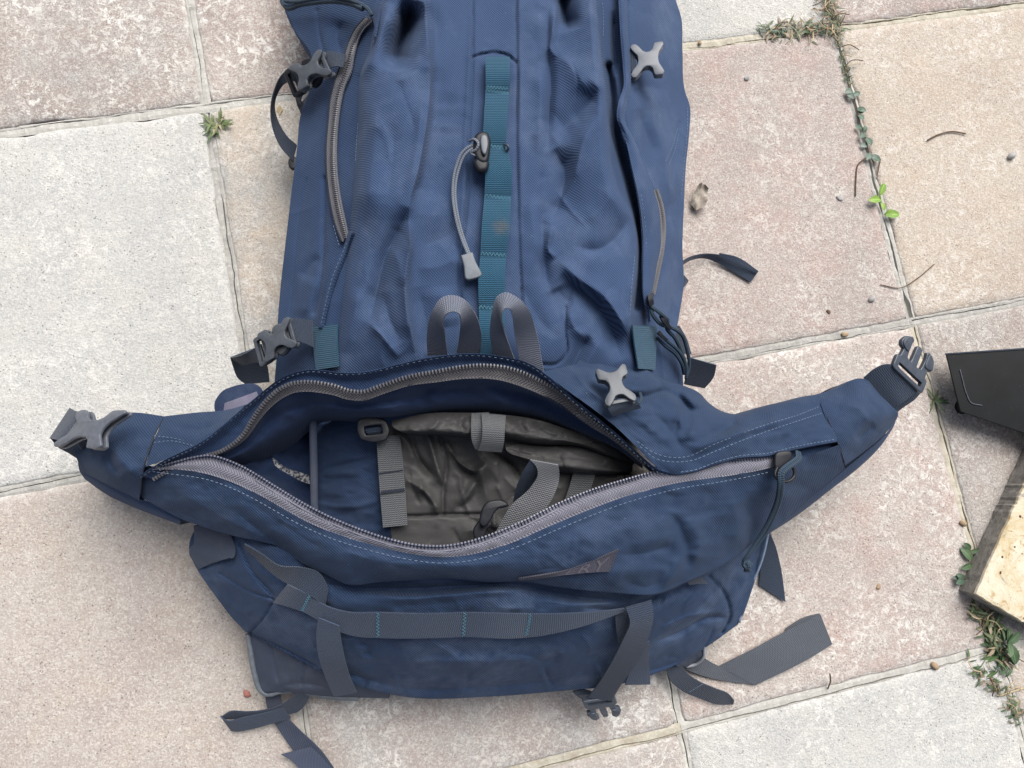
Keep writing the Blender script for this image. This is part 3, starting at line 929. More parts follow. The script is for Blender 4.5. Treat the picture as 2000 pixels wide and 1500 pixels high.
c0 = [(600, -260), (560, -120), (556, -40), (556, 18), (575, 60), (606, 104), (612, 140), (600, 190), (588, 222), (580, 290), (570, 370), (557, 480), (548, 560), (543, 620), (540, 700), (536, 760), (545, 830)]
c1 = [(680, -260), (700, -120), (735, -20), (716, 36), (694, 62), (684, 100), (666, 140), (650, 182), (641, 240), (638, 300), (639, 350), (647, 400), (658, 440), (650, 500), (634, 560), (624, 620), (616, 700), (612, 760), (620, 830)]
c2 = [(730, -260), (750, -120), (752, -20), (738, 30), (728, 62), (722, 95), (702, 152), (699, 200), (698, 260), (694, 310), (690, 370), (684, 440), (680, 490), (672, 560), (662, 640), (650, 700), (645, 760), (650, 830)]
c3 = [(830, -260), (828, -120), (828, 0), (834, 50), (838, 110), (840, 165), (836, 220), (827, 280), (815, 340), (802, 388), (798, 430), (800, 480), (793, 560), (799, 630), (812, 700), (815, 760), (820, 830)]
c4 = [(1090, -260), (1085, -120), (1076, 0), (1072, 60), (1072, 120), (1074, 180), (1072, 260), (1074, 330), (1080, 400), (1072, 450), (1074, 510), (1092, 560), (1104, 610), (1106, 680), (1085, 740), (1080, 830)]
c5 = [(1160, -260), (1162, -120), (1164, 0), (1170, 60), (1176, 120), (1184, 190), (1190, 260), (1196, 330), (1210, 375), (1234, 418), (1246, 470), (1244, 530), (1234, 590), (1232, 640), (1246, 690), (1285, 740), (1290, 830)]
c6 = [(1205, -260), (1206, -120), (1208, 0), (1213, 70), (1219, 130), (1221, 170), (1222, 210), (1230, 260), (1246, 310), (1264, 360), (1280, 410), (1288, 450), (1284, 510), (1276, 560), (1272, 600), (1285, 650), (1292, 700), (1300, 760), (1310, 830)]
c7 = [(1300, -260), (1315, -120), (1320, 0), (1330, 32), (1333, 100), (1338, 178), (1347, 205), (1346, 260), (1340, 320), (1336, 400), (1333, 480), (1335, 560), (1326, 620), (1320, 660), (1330, 700), (1335, 760), (1335, 830)]

seamL = [(923, -260), (923, 0), (923, 105), (921, 190), (915, 270), (915, 350), (910, 420), (901, 490), (898, 560), (904, 620), (906, 740)]
seamR = [(1008, -260), (1008, 0), (1009, 110), (1010, 160), (1008, 250), (1010, 350), (1012, 440), (1015, 520), (1019, 590), (1022, 740)]
seamT = [(924, 112), (945, 105), (990, 108), (1008, 122)]

body_strokes = [
    # seams of the middle strip
    (seamL, 3.2, 3.2, -.0042, 'gn'), (seamR, 3.2, 3.2, -.0042, 'gn'), (seamT, 3.0, 3.0, -.004, 'gn'),
    ([(923, 0), (912, 200), (905, 350), (898, 480)], 14, 5, .0025, 'gn'), ([(1016, 0), (1018, 200), (1020, 400)], 5, 14, .0022, 'gn'),
    # left pocket: step up from gusset, long bulge, dark pit near the top
    ([(806, 0), (794, 50), (778, 100), (774, 140)], 24, 20, -.050, 'g'),
    ([(826, -30), (831, 40), (838, 110), (839, 175)], 9, 15, .013, 'g'),
    ([(762, 5), (746, 60), (728, 112), (704, 154)], 13, 13, .013, 'g'),
    ([(772, 160), (800, 150), (826, 110)], 8, 12, .005, 'g'),
    ([(798, 405), (776, 455), (752, 505), (738, 560), (722, 630)], 13, 17, -.022, 'g'),
    ([(798, 430), (800, 480), (792, 550), (797, 620), (810, 690)], 4, 18, .015, 'c'),
    ([(720, 630), (745, 655), (778, 698)], 9, 9, .008, 'c'),
    ([(750, 570), (760, 620), (785, 670)], 10, 10, -.006, 'g'),
    ([(700, 560), (690, 620), (672, 690)], 14, 14, .006, 'g'),
    ([(765, 480), (780, 520), (785, 560)], 10, 10, .005, 'g'),
    ([(655, 560), (640, 620), (625, 700)], 10, 10, .004, 'g'),
    # front panel left half
    ([(905, 440), (866, 465), (820, 480)], 16, 22, -.005, 'g'), ([(900, 500), (860, 520), (815, 525)], 16, 20, .005, 'g'),
    ([(880, 180), (850, 320), (845, 400)], 26, 26, -.006, 'g'), ([(870, 200), (868, 260)], 18, 18, .003, 'g'),
    ([(815, 560), (830, 620), (845, 690)], 14, 18, -.006, 'g'), ([(860, 560), (870, 640)], 25, 25, .006, 'g'),
    ([(845, 0), (850, 60), (846, 130), (850, 180)], 10, 16, -.006, 'g'),
    # right half
    ([(1072, 10), (1070, 100), (1075, 150), (1073, 220), (1070, 300)], 7, 9, -.010, 'g'),
    ([(1052, 130), (1056, 200), (1050, 300)], 14, 10, .005, 'g'),
    ([(1040, 20), (1060, 50), (1050, 110), (1035, 125)], 11, 11, .003, 'g'),
    ([(1030, 60), (1050, 90), (1040, 150)], 12, 12, -.0025, 'g'),
    ([(1104, -30), (1102, 20), (1112, 62)], 18, 15, -.034, 'g'),
    ([(1088, 5), (1079, 60), (1076, 100), (1090, 112)], 7, 9, .010, 'g'),
    ([(1076, 100), (1105, 122), (1138, 160), (1150, 182)], 14, 20, .005, 'g'),
    ([(1172, 172), (1140, 208), (1110, 240), (1078, 264)], 18, 24, -.016, 'g'),
    ([(1076, 256), (1100, 252), (1130, 232)], 12, 12, .004, 'g'),
    ([(1082, 290), (1102, 330), (1096, 385), (1076, 436)], 19, 15, -.018, 'g'),
    ([(1165, 225), (1140, 275), (1120, 345), (1095, 400), (1080, 440)], 13, 15, .009, 'g'),
    ([(1080, 440), (1072, 490), (1086, 505)], 6, 14, .008, 'c'),
    ([(1060, 400), (1060, 470), (1070, 560)], 9, 9, -.006, 'g'),
    ([(1230, 422), (1205, 462), (1168, 488), (1120, 480)], 9, 14, -.008, 'g'),
    ([(1205, 372), (1180, 400), (1150, 440)], 20, 20, .004, 'g'),
    ([(1088, 505), (1130, 545), (1178, 578), (1212, 625), (1232, 668)], 13, 12, .013, 'g'),
    ([(1094, 536), (1130, 566), (1170, 606), (1195, 650), (1215, 704)], 19, 20, -.019, 'g'),
    ([(1088, 560), (1105, 585), (1120, 590)], 16, 16, -.008, 'g'),
    ([(1240, 440), (1245, 500), (1234, 570), (1230, 630), (1250, 700)], 18, 7, .013, 'g'),
    ([(1150, 655), (1130, 690), (1112, 730)], 12, 10, -.010, 'g'),
    ([(1110, 605), (1122, 640), (1148, 664)], 10, 10, .007, 'g'),
    ([(1180, 660), (1150, 700), (1130, 740)], 14, 14, .006, 'g'),
    ([(1105, 600), (1104, 650), (1106, 690), (1085, 712), (1060, 712)], 3, 3, -.004, 'gn'),
    ([(1040, 480), (1060, 530), (1085, 590), (1100, 640)], 12, 12, -.005, 'g'),
    ([(1030, 380), (1045, 470), (1040, 540)], 12, 12, .004, 'g'),
    ([(1020, 555), (1050, 620), (1090, 660)], 14, 14, -.004, 'g'),
    # gully beside the right flap
    ([(1188, 130), (1196, 190), (1198, 240), (1212, 300), (1232, 370), (1249, 440), (1250, 520), (1243, 600)], 8, 8, -.026, 'gn'),
    ([(826, 180), (812, 300), (795, 380)], 26, 8, .006, 'g'), ([(735, 200), (728, 300), (716, 420)], 16, 16, .005, 'g'),
    ([(770, 240), (765, 330), (755, 400)], 14, 18, -.004, 'g'),
    # right side panel
    ([(1232, 186), (1262, 170), (1300, 178)], 9, 12, -.005, 'g'),
    ([(1264, 214), (1284, 262), (1302, 330), (1310, 400)], 12, 14, .008, 'g'),
    ([(1246, 212), (1262, 258), (1284, 310)], 10, 10, -.007, 'g'),
    ([(1326, 240), (1318, 300), (1310, 360)], 3, 3, -.003, 'gn'),
    ([(1310, 420), (1300, 520), (1305, 600)], 14, 14, .007, 'g'),
    ([(1240, 30), (1260, 25), (1300, 60)], 14, 14, -.004, 'g'),
    ([(1225, 0), (1222, 80), (1226, 150)], 6, 12, -.006, 'gn'),
    # left side panel
    ([(600, 350), (584, 430), (573, 550), (565, 620)], 3, 3, -.002, 'gn'),
    ([(637, 350), (635, 430), (628, 540), (615, 610)], 5, 8, -.007, 'gn'),
    ([(625, 500), (605, 520), (590, 545)], 9, 9, -.005, 'g'),
    ([(612, 540), (600, 590), (590, 620)], 9, 12, .006, 'g'),
    ([(625, 60), (650, 50), (690, 100)], 20, 20, -.004, 'g'),
    ([(620, 20), (625, 70), (632, 100)], 4, 4, -.003, 'gn'),
    ([(670, 40), (660, 70), (670, 110)], 10, 10, -.006, 'g'),
]
body_strokes += pucker(seamL, 30, 16, .0008, 1) + pucker(seamR, 30, 18, .0008, 2) + pucker(seamT, 6, 12, .001, 3)
body_strokes = [(p, w1 * 1.3, w2 * 1.3, a * .85, k) if k == 'g' and abs(a) < .03 else (p, w1, w2, a, k) for p, w1, w2, a, k in body_strokes]
body_strokes += crinkles(700, 200, 820, 690, 8, (50, 110), .0016, 21, 1.5, .3) + crinkles(840, 120, 915, 690, 10, (25, 60), .0010, 22) + crinkles(1020, 20, 1065, 690, 14, (20, 45), .0010, 23) + crinkles(1090, 20, 1220, 690, 8, (60, 120), .0016, 24, 1.5, .4) + crinkles(1240, 0, 1330, 690, 8, (40, 90), .0012, 25) + crinkles(560, 0, 640, 690, 8, (40, 90), .0010, 26)
body_strokes += [([(1198, 20), (1200, 90), (1204, 150)], 7, 7, -.012, 'g')]
body_strokes += pucker([(1074, 0), (1072, 300), (1080, 500)], 8, 26, .001, 4)

def rail(c):
    P = spl(c, 400); return lambda y: np.interp(y, P[:, 1], P[:, 0])
r2, r3, r4, r5 = rail(c2), rail(c3), rail(c4), rail(c5)
def tube_left(x, y):
    """the gathered left pocket: steep left edge, rounded crown, folded right edge"""
    a, b = r2(y), r3(y); u = (x - a) / (b - a)
    env = np.interp(y, [-260, -60, 60, 130, 200, 380, 430, 520, 640, 720], [.5, .5, .55, .8, 1, 1, .75, .6, .5, .35])
    ins = (1 - np.exp(-np.clip(u, 0, 1) * 17)) * (.86 + .30 * np.clip(u, 0, 1) - .34 * np.clip(u, 0, 1)**2)
    edge1 = .82
    drop = np.interp(y, [-260, 100, 160, 370, 420, 470, 700], [.5, .6, 1, 1, .4, .7, .7])
    f = np.where(u < 0, 0, np.where(u > 1, edge1 * np.exp(-(x - b) / (5 + 40 * (1 - drop))), ins))
    return .024 * env * f
def tube_right(x, y):
    """the right pocket: long slope rising to a crest, then a sharp drop into the gully"""
    a, b = r4(y), r5(y); u = (x - a) / (b - a); uc = np.clip(u, 0, 1)
    env = np.interp(y, [-260, 0, 120, 250, 370, 430, 520, 620, 720], [.6, .8, 1, 1, .9, .75, .75, .7, .4])
    ins = uc**1.4 * (1 - .55 * np.clip((uc - .82) / .18, 0, 1)**2)
    f = np.where(u < 0, 0, np.where(u > 1, .45 * np.exp(-(x - b) / 5), ins))
    return .030 * env * f
def body_h(x, y):
    x = np.asarray(x, float); y = np.asarray(y, float)
    return B0(x, y) - .006 * np.exp(-((x - 690) / 40)**2) + tube_left(x, y) + tube_right(x, y) + stroke_field(body_strokes, x, y) + .0010 * VN.fbm(x / 60 + 3, y / 95 + 1, 3)

def strip(name, ca, cb, nu, nv, mat, skirt=None, uvrot=0.0):
    # ca, cb run down the picture; columns across
    n = nv
    A = spl(ca, n); Bc = spl(cb, n)
    # resample by y so that rows stay level
    ys = np.linspace(-260, 830, n)
    A = np.stack([np.interp(ys, A[:, 1], A[:, 0]), ys], 1); Bc = np.stack([np.interp(ys, Bc[:, 1], Bc[:, 0]), ys], 1)
    t = np.linspace(0, 1, nu)[None, :]
    x = A[:, :1] * (1 - t) + Bc[:, :1] * t; y = np.broadcast_to(ys[:, None], x.shape)
    curves = None
    h = body_h(x, y)
    P = W(x, y, h)
    return P
def finish(name, P, mat, skirt=None, uvrot=0.0):
    G3 = P
    def down(edge, depth, inward, target):
        out = []
        for f in (0.1, 0.35, 0.7, 1.0):
            e = edge.copy(); e[:, 2] = np.maximum(edge[:, 2] * (1 - depth * f), 0.002)
            dv = target[:, :2] - edge[:, :2]; dv /= (np.linalg.norm(dv, axis=1, keepdims=True) + 1e-9)
            e[:, :2] += dv * inward * f**1.5; out.append(e)
        return out
    for side, depth, inw in (skirt or ()):
        if side == 'L': G3 = np.concatenate([np.stack(down(G3[:, 0].copy(), depth, inw, G3[:, 5])[::-1], 1), G3], 1)
        if side == 'R': G3 = np.concatenate([G3, np.stack(down(G3[:, -1].copy(), depth, inw, G3[:, -6]), 1)], 1)
        if side == 'T': G3 = np.concatenate([np.stack(down(G3[0].copy(), depth, inw, G3[5])[::-1], 0), G3], 0)
    nv, nu = G3.shape[:2]
    du = np.concatenate([np.zeros((nv, 1)), np.cumsum(np.linalg.norm(np.diff(G3, axis=1), axis=-1), 1)], 1)
    dv = np.concatenate([np.zeros((1, nu)), np.cumsum(np.linalg.norm(np.diff(G3, axis=0), axis=-1), 0)], 0)
    ca, sa = math.cos(uvrot), math.sin(uvrot)
    uv = np.stack([G3[..., 0] * ca - G3[..., 1] * sa, G3[..., 0] * sa + G3[..., 1] * ca], -1).reshape(-1, 2)
    a = G3[nv // 2, nu // 2]; b = G3[nv // 2, nu // 2 + 1]; c = G3[nv // 2 + 1, nu // 2]
    return mesh_obj(name, G3.reshape(-1, 3), grid_faces(nv, nu, np.cross(b - a, c - a)[2] < 0), mat, pack, True, uv)

NV = 360
side_l = finish("side_panel", strip("s", c0, c1, 44, NV, 'navy_side'), 'navy_side', [('L', 1.0, .03), ('T', 1.0, -.02)])
gus_l = finish("pocket_gusset", strip("g", c1, c2, 26, NV, 'navy_side'), 'navy_side', [('T', 1.0, -.02)])
pock_l = finish("front_pocket", strip("p", c2, c3, 52, NV, 'navy_front'), 'navy_front', [('T', 1.0, -.02)])
front = finish("front_panel", strip("f", c3, c4, 96, NV, 'navy_front'), 'navy_front', [('T', 1.0, -.02)])
pock_r = finish("front_pocket", strip("p", c4, c5, 60, NV, 'navy_front'), 'navy_front', [('T', 1.0, -.02)])
gus_r = finish("pocket_gusset", strip("g", c5, c6, 18, NV, 'navy_side'), 'navy_side', [('T', 1.0, -.02)])
side_r = finish("side_panel", strip("s", c6, c7, 42, NV, 'navy_front'), 'navy_front', [('R', 1.0, .03), ('T', 1.0, -.02)])

# --- lower end of the pack (below the lid) : own swell
LB = RBF([(380, 1030, .06), (372, 1085, .055), (400, 1130, .06), (440, 1190, .055), (480, 1235, .05), (495, 1290, .04), (512, 1350, .03), (560, 1356, .05),
          (450, 1060, .11), (520, 1090, .14), (470, 1130, .105), (545, 1170, .132), (520, 1220, .10), (560, 1280, .095), (600, 1345, .07),
          (640, 1140, .165), (640, 1220, .145), (660, 1300, .11), (700, 1360, .06),
          (800, 1130, .18), (800, 1200, .165), (800, 1280, .14), (820, 1361, .07), (950, 1130, .185), (950, 1200, .17), (950, 1290, .14), (950, 1361, .07),
          (1100, 1130, .18), (1100, 1200, .165), (1100, 1280, .13), (1100, 1348, .07), (1200, 1150, .17), (1200, 1230, .145), (1200, 1300, .10), (1190, 1340, .07),
          (1300, 1130, .155), (1300, 1190, .13), (1300, 1250, .095), (1290, 1312, .05), (1370, 1100, .14), (1380, 1170, .11), (1370, 1285, .04), (1430, 1080, .11), (1425, 1150, .085), (1440, 1220, .05),
          (1470, 1110, .06), (1495, 1060, .06), (700, 1050, .18), (1000, 1050, .19), (1300, 1050, .17), (1450, 1000, .11), (430, 980, .09)])
low_strokes = [
    # dark recess under the lid's overhang
    ([(560, 1085), (640, 1140), (760, 1150), (900, 1145), (1000, 1142), (1120, 1165), (1250, 1172), (1340, 1145), (1420, 1100)], 16, 16, -.018, 'g'),
    ([(690, 1160), (800, 1168), (900, 1160), (1040, 1150)], 9, 9, .009, 'g'),
    ([(620, 1165), (640, 1190), (700, 1205)], 8, 8, -.008, 'g'),
    ([(1060, 1175), (1150, 1180), (1240, 1170), (1290, 1160)], 10, 10, .008, 'g'),
    ([(1290, 1160), (1240, 1185), (1190, 1192), (1140, 1188)], 5, 9, -.008, 'g'),
    ([(700, 1250), (720, 1265), (715, 1285)], 10, 10, -.008, 'g'),
    ([(560, 1275), (620, 1305), (700, 1320), (760, 1340)], 6, 12, -.010, 'g'),
    ([(430, 1120), (500, 1160), (535, 1170)], 3, 3, -.004, 'gn'),
    ([(535, 1172), (520, 1200), (490, 1235)], 3, 3, -.005, 'gn'),
    ([(490, 1237), (560, 1270), (620, 1300)], 4, 4, -.009, 'gn'),
    ([(470, 1065), (490, 1110), (535, 1165)], 5, 5, -.007, 'gn'),
    ([(500, 1080), (540, 1120), (590, 1150)], 7, 7, -.007, 'g'),
    ([(400, 1108), (432, 1098), (455, 1090)], 3, 3, -.003, 'gn'),
    ([(700, 1320), (800, 1345), (950, 1340), (1100, 1330)], 10, 10, -.005, 'g'),
    ([(730, 1300), (850, 1290), (1000, 1290), (1130, 1270)], 20, 20, .006, 'g'),
    ([(1020, 1270), (1060, 1290), (1100, 1275)], 12, 12, -.004, 'g'),
    ([(1275, 1255), (1330, 1232), (1385, 1205), (1425, 1207)], 5, 8, -.010, 'g'),
    ([(1290, 1230), (1340, 1205), (1400, 1195)], 8, 8, .006, 'g'),
    ([(1385, 1125), (1415, 1160), (1425, 1205), (1410, 1235)], 4, 4, -.008, 'gn'),
    ([(1290, 1140), (1350, 1125), (1390, 1140)], 9, 9, .005, 'g'),
    ([(1400, 1210), (1370, 1270), (1300, 1300), (1200, 1325)], 4, 4, -.004, 'g'),
    ([(1180, 1300), (1240, 1290), (1300, 1270)], 8, 8, .004, 'g'),
]
low_strokes += crinkles(560, 1150, 1250, 1350, 40, (30, 90), .0024, 31, 0.1, .5) + crinkles(1260, 1130, 1430, 1290, 14, (30, 70), .0026, 32, -.4, .5) + crinkles(400, 1100, 540, 1230, 12, (25, 50), .002, 33, .6, .6)
low_strokes += pucker([(500, 1300), (700, 1345), (950, 1350), (1200, 1330)], 26, 34, .004, 9)
def low_h(x, y):
    x = np.asarray(x, float); y = np.asarray(y, float)
    return LB(x, y) + stroke_field(low_strokes, x, y) + .0022 * VN.fbm(x / 70 + 9, y / 42 + 2, 3) + .0007 * VN.fbm(x / 18, y / 16, 2)

lower_parts = []
top_e = [(400, 1000), (470, 1020), (560, 1060), (660, 1100), (800, 1105), (950, 1105), (1100, 1110), (1250, 1110), (1380, 1060), (1460, 1010), (1512, 1020)]
mid_e = [(372, 1085), (440, 1098), (540, 1165), (640, 1195), (800, 1200), (950, 1205), (1100, 1205), (1230, 1195), (1330, 1170), (1420, 1150), (1482, 1112)]
m2_e = [(440, 1190), (470, 1195), (530, 1190), (640, 1250), (800, 1275), (950, 1285), (1100, 1280), (1230, 1260), (1330, 1225), (1410, 1195), (1454, 1195)]
bot_e = [(479, 1234), (490, 1239), (560, 1275), (640, 1318), (800, 1362), (950, 1361), (1100, 1349), (1190, 1340), (1290, 1312), (1376, 1266), (1441, 1220)]
lower = loft("lower_panel", [top_e, mid_e, m2_e, bot_e], 330, 110, 'navy_lower', pack, base=low_h, use_base=True, skirt=[('L', .2, .1), ('R', .2, .1), ('B', .2, .15)])
# grey-navy base panel peeping out at the lower left, with grey binding
basep = loft("base_panel", [[(484, 1236, .045), (560, 1272, .075), (640, 1312, .085), (760, 1350, .065)],
                            [(492, 1275, .042), (560, 1310, .065), (640, 1340, .07), (760, 1358, .05)],
                            [(500, 1318, .036), (560, 1342, .055), (640, 1354, .055), (760, 1362, .04)],
                            [(514, 1354, .028), (560, 1353, .04), (640, 1360, .04), (760, 1364, .03)]], 70, 30, 'dark_base', pack,
             strokes=[([(530, 1262), (540, 1310), (546, 1340)], 4, 4, -.004, 'gn'), ([(598, 1285), (592, 1330), (590, 1350)], 3, 3, -.004, 'gn'), ([(545, 1340), (600, 1335), (650, 1345)], 8, 8, -.006, 'g')],
             noise=.002, nscale=(30, 30), skirt=[('B', .1, .1), ('L', .1, .1)])
tube("binding", [(484, 1238, .046), (490, 1275, .043), (498, 1318, .037), (508, 1346, .03), (522, 1356, .028), (548, 1350, .036), (590, 1350, .04), (640, 1360, .038), (700, 1364, .036)], .0028, 'rubber_grey', pack, n=60)
# corner base panel, left: smooth grey-navy piece under the lid's overhang
loft("corner_panel", [[(378, 1026, .085), (420, 1030, .10), (450, 1042, .11)], [(379, 1058, .075), (425, 1062, .096), (460, 1072, .112)],
                      [(371, 1086, .062), (420, 1090, .09), (455, 1090, .112)], [(388, 1112, .062), (415, 1100, .082), (447, 1090, .111)]], 26, 26, 'dark_base', pack,
     noise=.0012, nscale=(30, 30), skirt=[('L', .08, .3)])
# right lower corner: reinforced end with pale piping
loft("corner_panel", [[(1318, 1290, .05), (1345, 1272, .048), (1372, 1264, .045)], [(1320, 1300, .04), (1348, 1290, .036), (1373, 1282, .034)], [(1330, 1306, .025), (1350, 1300, .022), (1366, 1290, .02)]], 20, 14, 'dark_base', pack, noise=.002, nscale=(12, 12), skirt=[('B', .05, .1)])
tube("piping", [(1500, 1042, .075), (1492, 1080, .07), (1478, 1120, .062), (1462, 1150, .056), (1450, 1190, .052), (1444, 1216, .05)], .0014, 'thread_pale', pack, n=40)
tube("piping", [(1376, 1262, .047), (1374, 1284, .036), (1362, 1296, .026), (1340, 1302, .022)], .0016, 'reflective', pack, n=30)

for sm in (seamL, seamR, seamT):
    tube("seam", [(p[0], p[1]) for p in sm if p[1] > -130], .0007, 'thread_dark', front, base=body_h, off=-.0002, n=150, seg=5)

# ------------------------------------------------------------------ lid pocket
ridge = [(272, 930, .150), (320, 900, .160), (395, 862, .172), (430, 835, .180), (465, 805, .188), (505, 773, .196), (540, 745, .203), (580, 727, .210), (612, 722, .214), (660, 728, .217), (720, 725, .222), (780, 711, .228), (830, 700, .232), (880, 693, .235), (930, 691, .237), (980, 697, .237), (1030, 709, .235), (1060, 727, .232), (1090, 754, .228), (1130, 789, .222), (1170, 820, .217), (1215, 858, .212), (1250, 890, .208), (1282, 917, .204), (1312, 927, .201)]
tooth = [(300, 935, .146), (335, 915, .150), (400, 890, .158), (440, 876, .166), (472, 850, .174), (500, 806, .186), (525, 776, .194), (560, 751, .202), (600, 745, .206), (650, 752, .208), (700, 765, .210), (750, 750, .215), (800, 734, .220), (850, 725, .224), (900, 716, .227), (950, 713, .229), (1000, 720, .228), (1050, 740, .224), (1100, 768, .217), (1150, 812, .210), (1200, 852, .204), (1238, 886, .199), (1262, 908, .196)]
def shifted(c, dx, dy, dh):
    n = len(c)
    return [(p[0] + (dx[i] if hasattr(dx, '__len__') else dx), p[1] + (dy[i] if hasattr(dy, '__len__') else dy), p[2] + dh) for i, p in enumerate(c)]
def interp_curve(c, n): return [tuple(p) for p in spl(c, n)]
def perp_shift(c, d, dh, n=40):
    """move a curve sideways in the picture by d pixels (towards larger y) and change its height"""
    P = spl(c, n); T = np.gradient(P[:, :2], axis=0); T /= (np.linalg.norm(T, axis=1, keepdims=True) + 1e-9)
    N = np.stack([-T[:, 1], T[:, 0]], 1)
    dd = np.broadcast_to(np.asarray(np.interp(np.linspace(0, 1, n), np.linspace(0, 1, len(d)), d) if hasattr(d, '__len__') else d, float), (n,))
    Q = P.copy(); Q[:, :2] += N * dd[:, None]; Q[:, 2] += dh
    return [tuple(q) for q in Q]

# inner facing between the folded edge and the teeth
r40 = interp_curve(ridge, 40); t40 = interp_curve(tooth, 40)
mid_f = [((a[0] + b[0]) / 2, (a[1] + b[1]) / 2, (a[2] + b[2]) / 2 - .0035) for a, b in zip(r40, t40)]
back = perp_shift(ridge, 3, -.006); back2 = perp_shift(ridge, 10, -.035)
lip_up = loft("upper_lip", [back2, back, r40, mid_f, t40], 300, 26, 'navy_deep', pack, noise=.0010, nscale=(30, 18))
dashes("stitching", [perp_shift(ridge, 3.5, .0012)], 'thread_pale', lip_up, off=0, dash=.0020, gap=.0028, width=.00035, height=.0002)
# tape under the teeth (upper run)
tp_low = perp_shift(tooth, [2, 4, 8, 14, 20, 20, 18, 18, 22, 26, 28, 24, 18, 8, 4], -.006)
tape_u = loft("zipper_tape", [t40, tp_low], 260, 5, 'tape_dark', pack, noise=.0006, nscale=(14, 12), thick=.0008, uvrot=math.pi / 2, uvarc=True)
teeth("zipper_teeth", perp_shift(tooth, 1, .0016), 'teeth_mid', tape_u, pitch=.0029, wid=.0034, size=.0016)
# dark lining hanging from the upper lip
lining_top = perp_shift(tooth, [0, 3, 6, 12, 18, 18, 16, 16, 20, 24, 26, 22, 16, 6, 2], -.0075)
lin1 = [(330, 918, .140), (410, 905, .148), (480, 870, .158), (530, 815, .168), (600, 785, .180), (680, 790, .185), (760, 782, .190), (850, 765, .196), (950, 758, .198), (1050, 775, .195), (1130, 815, .190), (1200, 862, .186), (1255, 905, .180)]
lin2 = [(340, 920, .134), (420, 910, .138), (500, 885, .142), (560, 850, .146), (620, 815, .152), (700, 815, .162), (760, 812, .168), (850, 800, .172), (950, 798, .174), (1050, 812, .172), (1130, 845, .168), (1200, 875, .164), (1255, 910, .160)]
lin3 = [(345, 922, .120), (425, 915, .118), (505, 900, .112), (570, 870, .112), (630, 825, .118), (700, 825, .132), (760, 818, .140), (850, 806, .146), (950, 806, .148), (1050, 820, .146), (1130, 852, .142), (1200, 880, .138), (1255, 915, .134)]
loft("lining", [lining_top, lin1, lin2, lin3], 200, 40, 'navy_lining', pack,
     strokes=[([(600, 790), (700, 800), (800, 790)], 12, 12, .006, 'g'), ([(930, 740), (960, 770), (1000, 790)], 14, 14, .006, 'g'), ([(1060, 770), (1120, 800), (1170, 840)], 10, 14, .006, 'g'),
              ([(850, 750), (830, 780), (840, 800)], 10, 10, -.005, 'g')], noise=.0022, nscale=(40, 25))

# lower lip : teeth edge, tape, then the lid's front panel
tooth_l = [(312, 912, .152), (360, 900, .156), (402, 891, .160), (450, 903, .164), (500, 929, .170), (540, 954, .176), (590, 984, .184), (640, 1010, .191), (700, 1035, .199), (760, 1055, .205), (820, 1067, .209), (870, 1068, .212), (920, 1059, .214), (970, 1042, .214), (1030, 1016, .213), (1090, 986, .210), (1150, 961, .206), (1220, 939, .201), (1300, 918, .195), (1400, 903, .187), (1500, 893, .178), (1545, 886, .172)]
tape_l = [(296, 918, .151), (340, 917, .155), (400, 925, .161), (460, 945, .167), (520, 975, .175), (570, 1004, .182), (640, 1037, .192), (720, 1063, .201), (800, 1082, .208), (870, 1089, .212), (930, 1082, .214), (1000, 1060, .214), (1080, 1026, .212), (1150, 997, .208), (1230, 968, .203), (1320, 945, .196), (1420, 930, .188), (1510, 912, .179), (1545, 900, .174)]
tl40 = interp_curve(tooth_l, 40); tb40 = interp_curve(tape_l, 40)
tape_lo = loft("zipper_tape", [tl40, [((a[0] + b[0]) / 2, (a[1] + b[1]) / 2, (a[2] + b[2]) / 2 + .0025) for a, b in zip(tl40, tb40)], tb40], 300, 9, 'tape_grey', pack, noise=.0007, nscale=(20, 12), thick=.0009, uvrot=math.pi / 2, uvarc=True)
teeth("zipper_teeth", perp_shift(tooth_l, 1.5, .0012), 'teeth_grey', tape_lo, pitch=.0030, wid=.0048, size=.0019)
rib = perp_shift(tooth_l, 8, .0022); tube("zipper_rib", rib[6:26], .0007, 'teeth_grey', tape_lo, n=120, seg=5)
# inner wall dropping from the lower lip into the pocket
iw1 = perp_shift(tooth_l, -1, -.010); iw2 = perp_shift(tooth_l, 0, -.05); iw3 = perp_shift(tooth_l, 2, -.085)
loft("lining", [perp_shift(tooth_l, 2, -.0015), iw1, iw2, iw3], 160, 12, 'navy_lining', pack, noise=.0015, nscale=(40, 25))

# front panel of the lid, between tape and overhanging fold
fold = [(252, 958, .108), (300, 985, .118), (350, 1012, .118), (400, 1030, .125), (450, 1045, .135), (500, 1056, .146), (545, 1068, .154), (590, 1100, .162), (640, 1124, .168), (680, 1142, .172), (740, 1137, .176), (800, 1134, .179), (880, 1131, .181), (960, 1137, .182), (1015, 1136, .182), (1100, 1148, .180), (1200, 1158, .176), (1285, 1160, .170), (1335, 1140, .160), (1400, 1110, .146), (1440, 1085, .136), (1475, 1058, .126), (1505, 1038, .118), (1560, 995, .112), (1610, 950, .118), (1650, 915, .126)]
f40 = interp_curve(fold, 60); tb60 = interp_curve(perp_shift(tape_l, -1, .0008), 60)
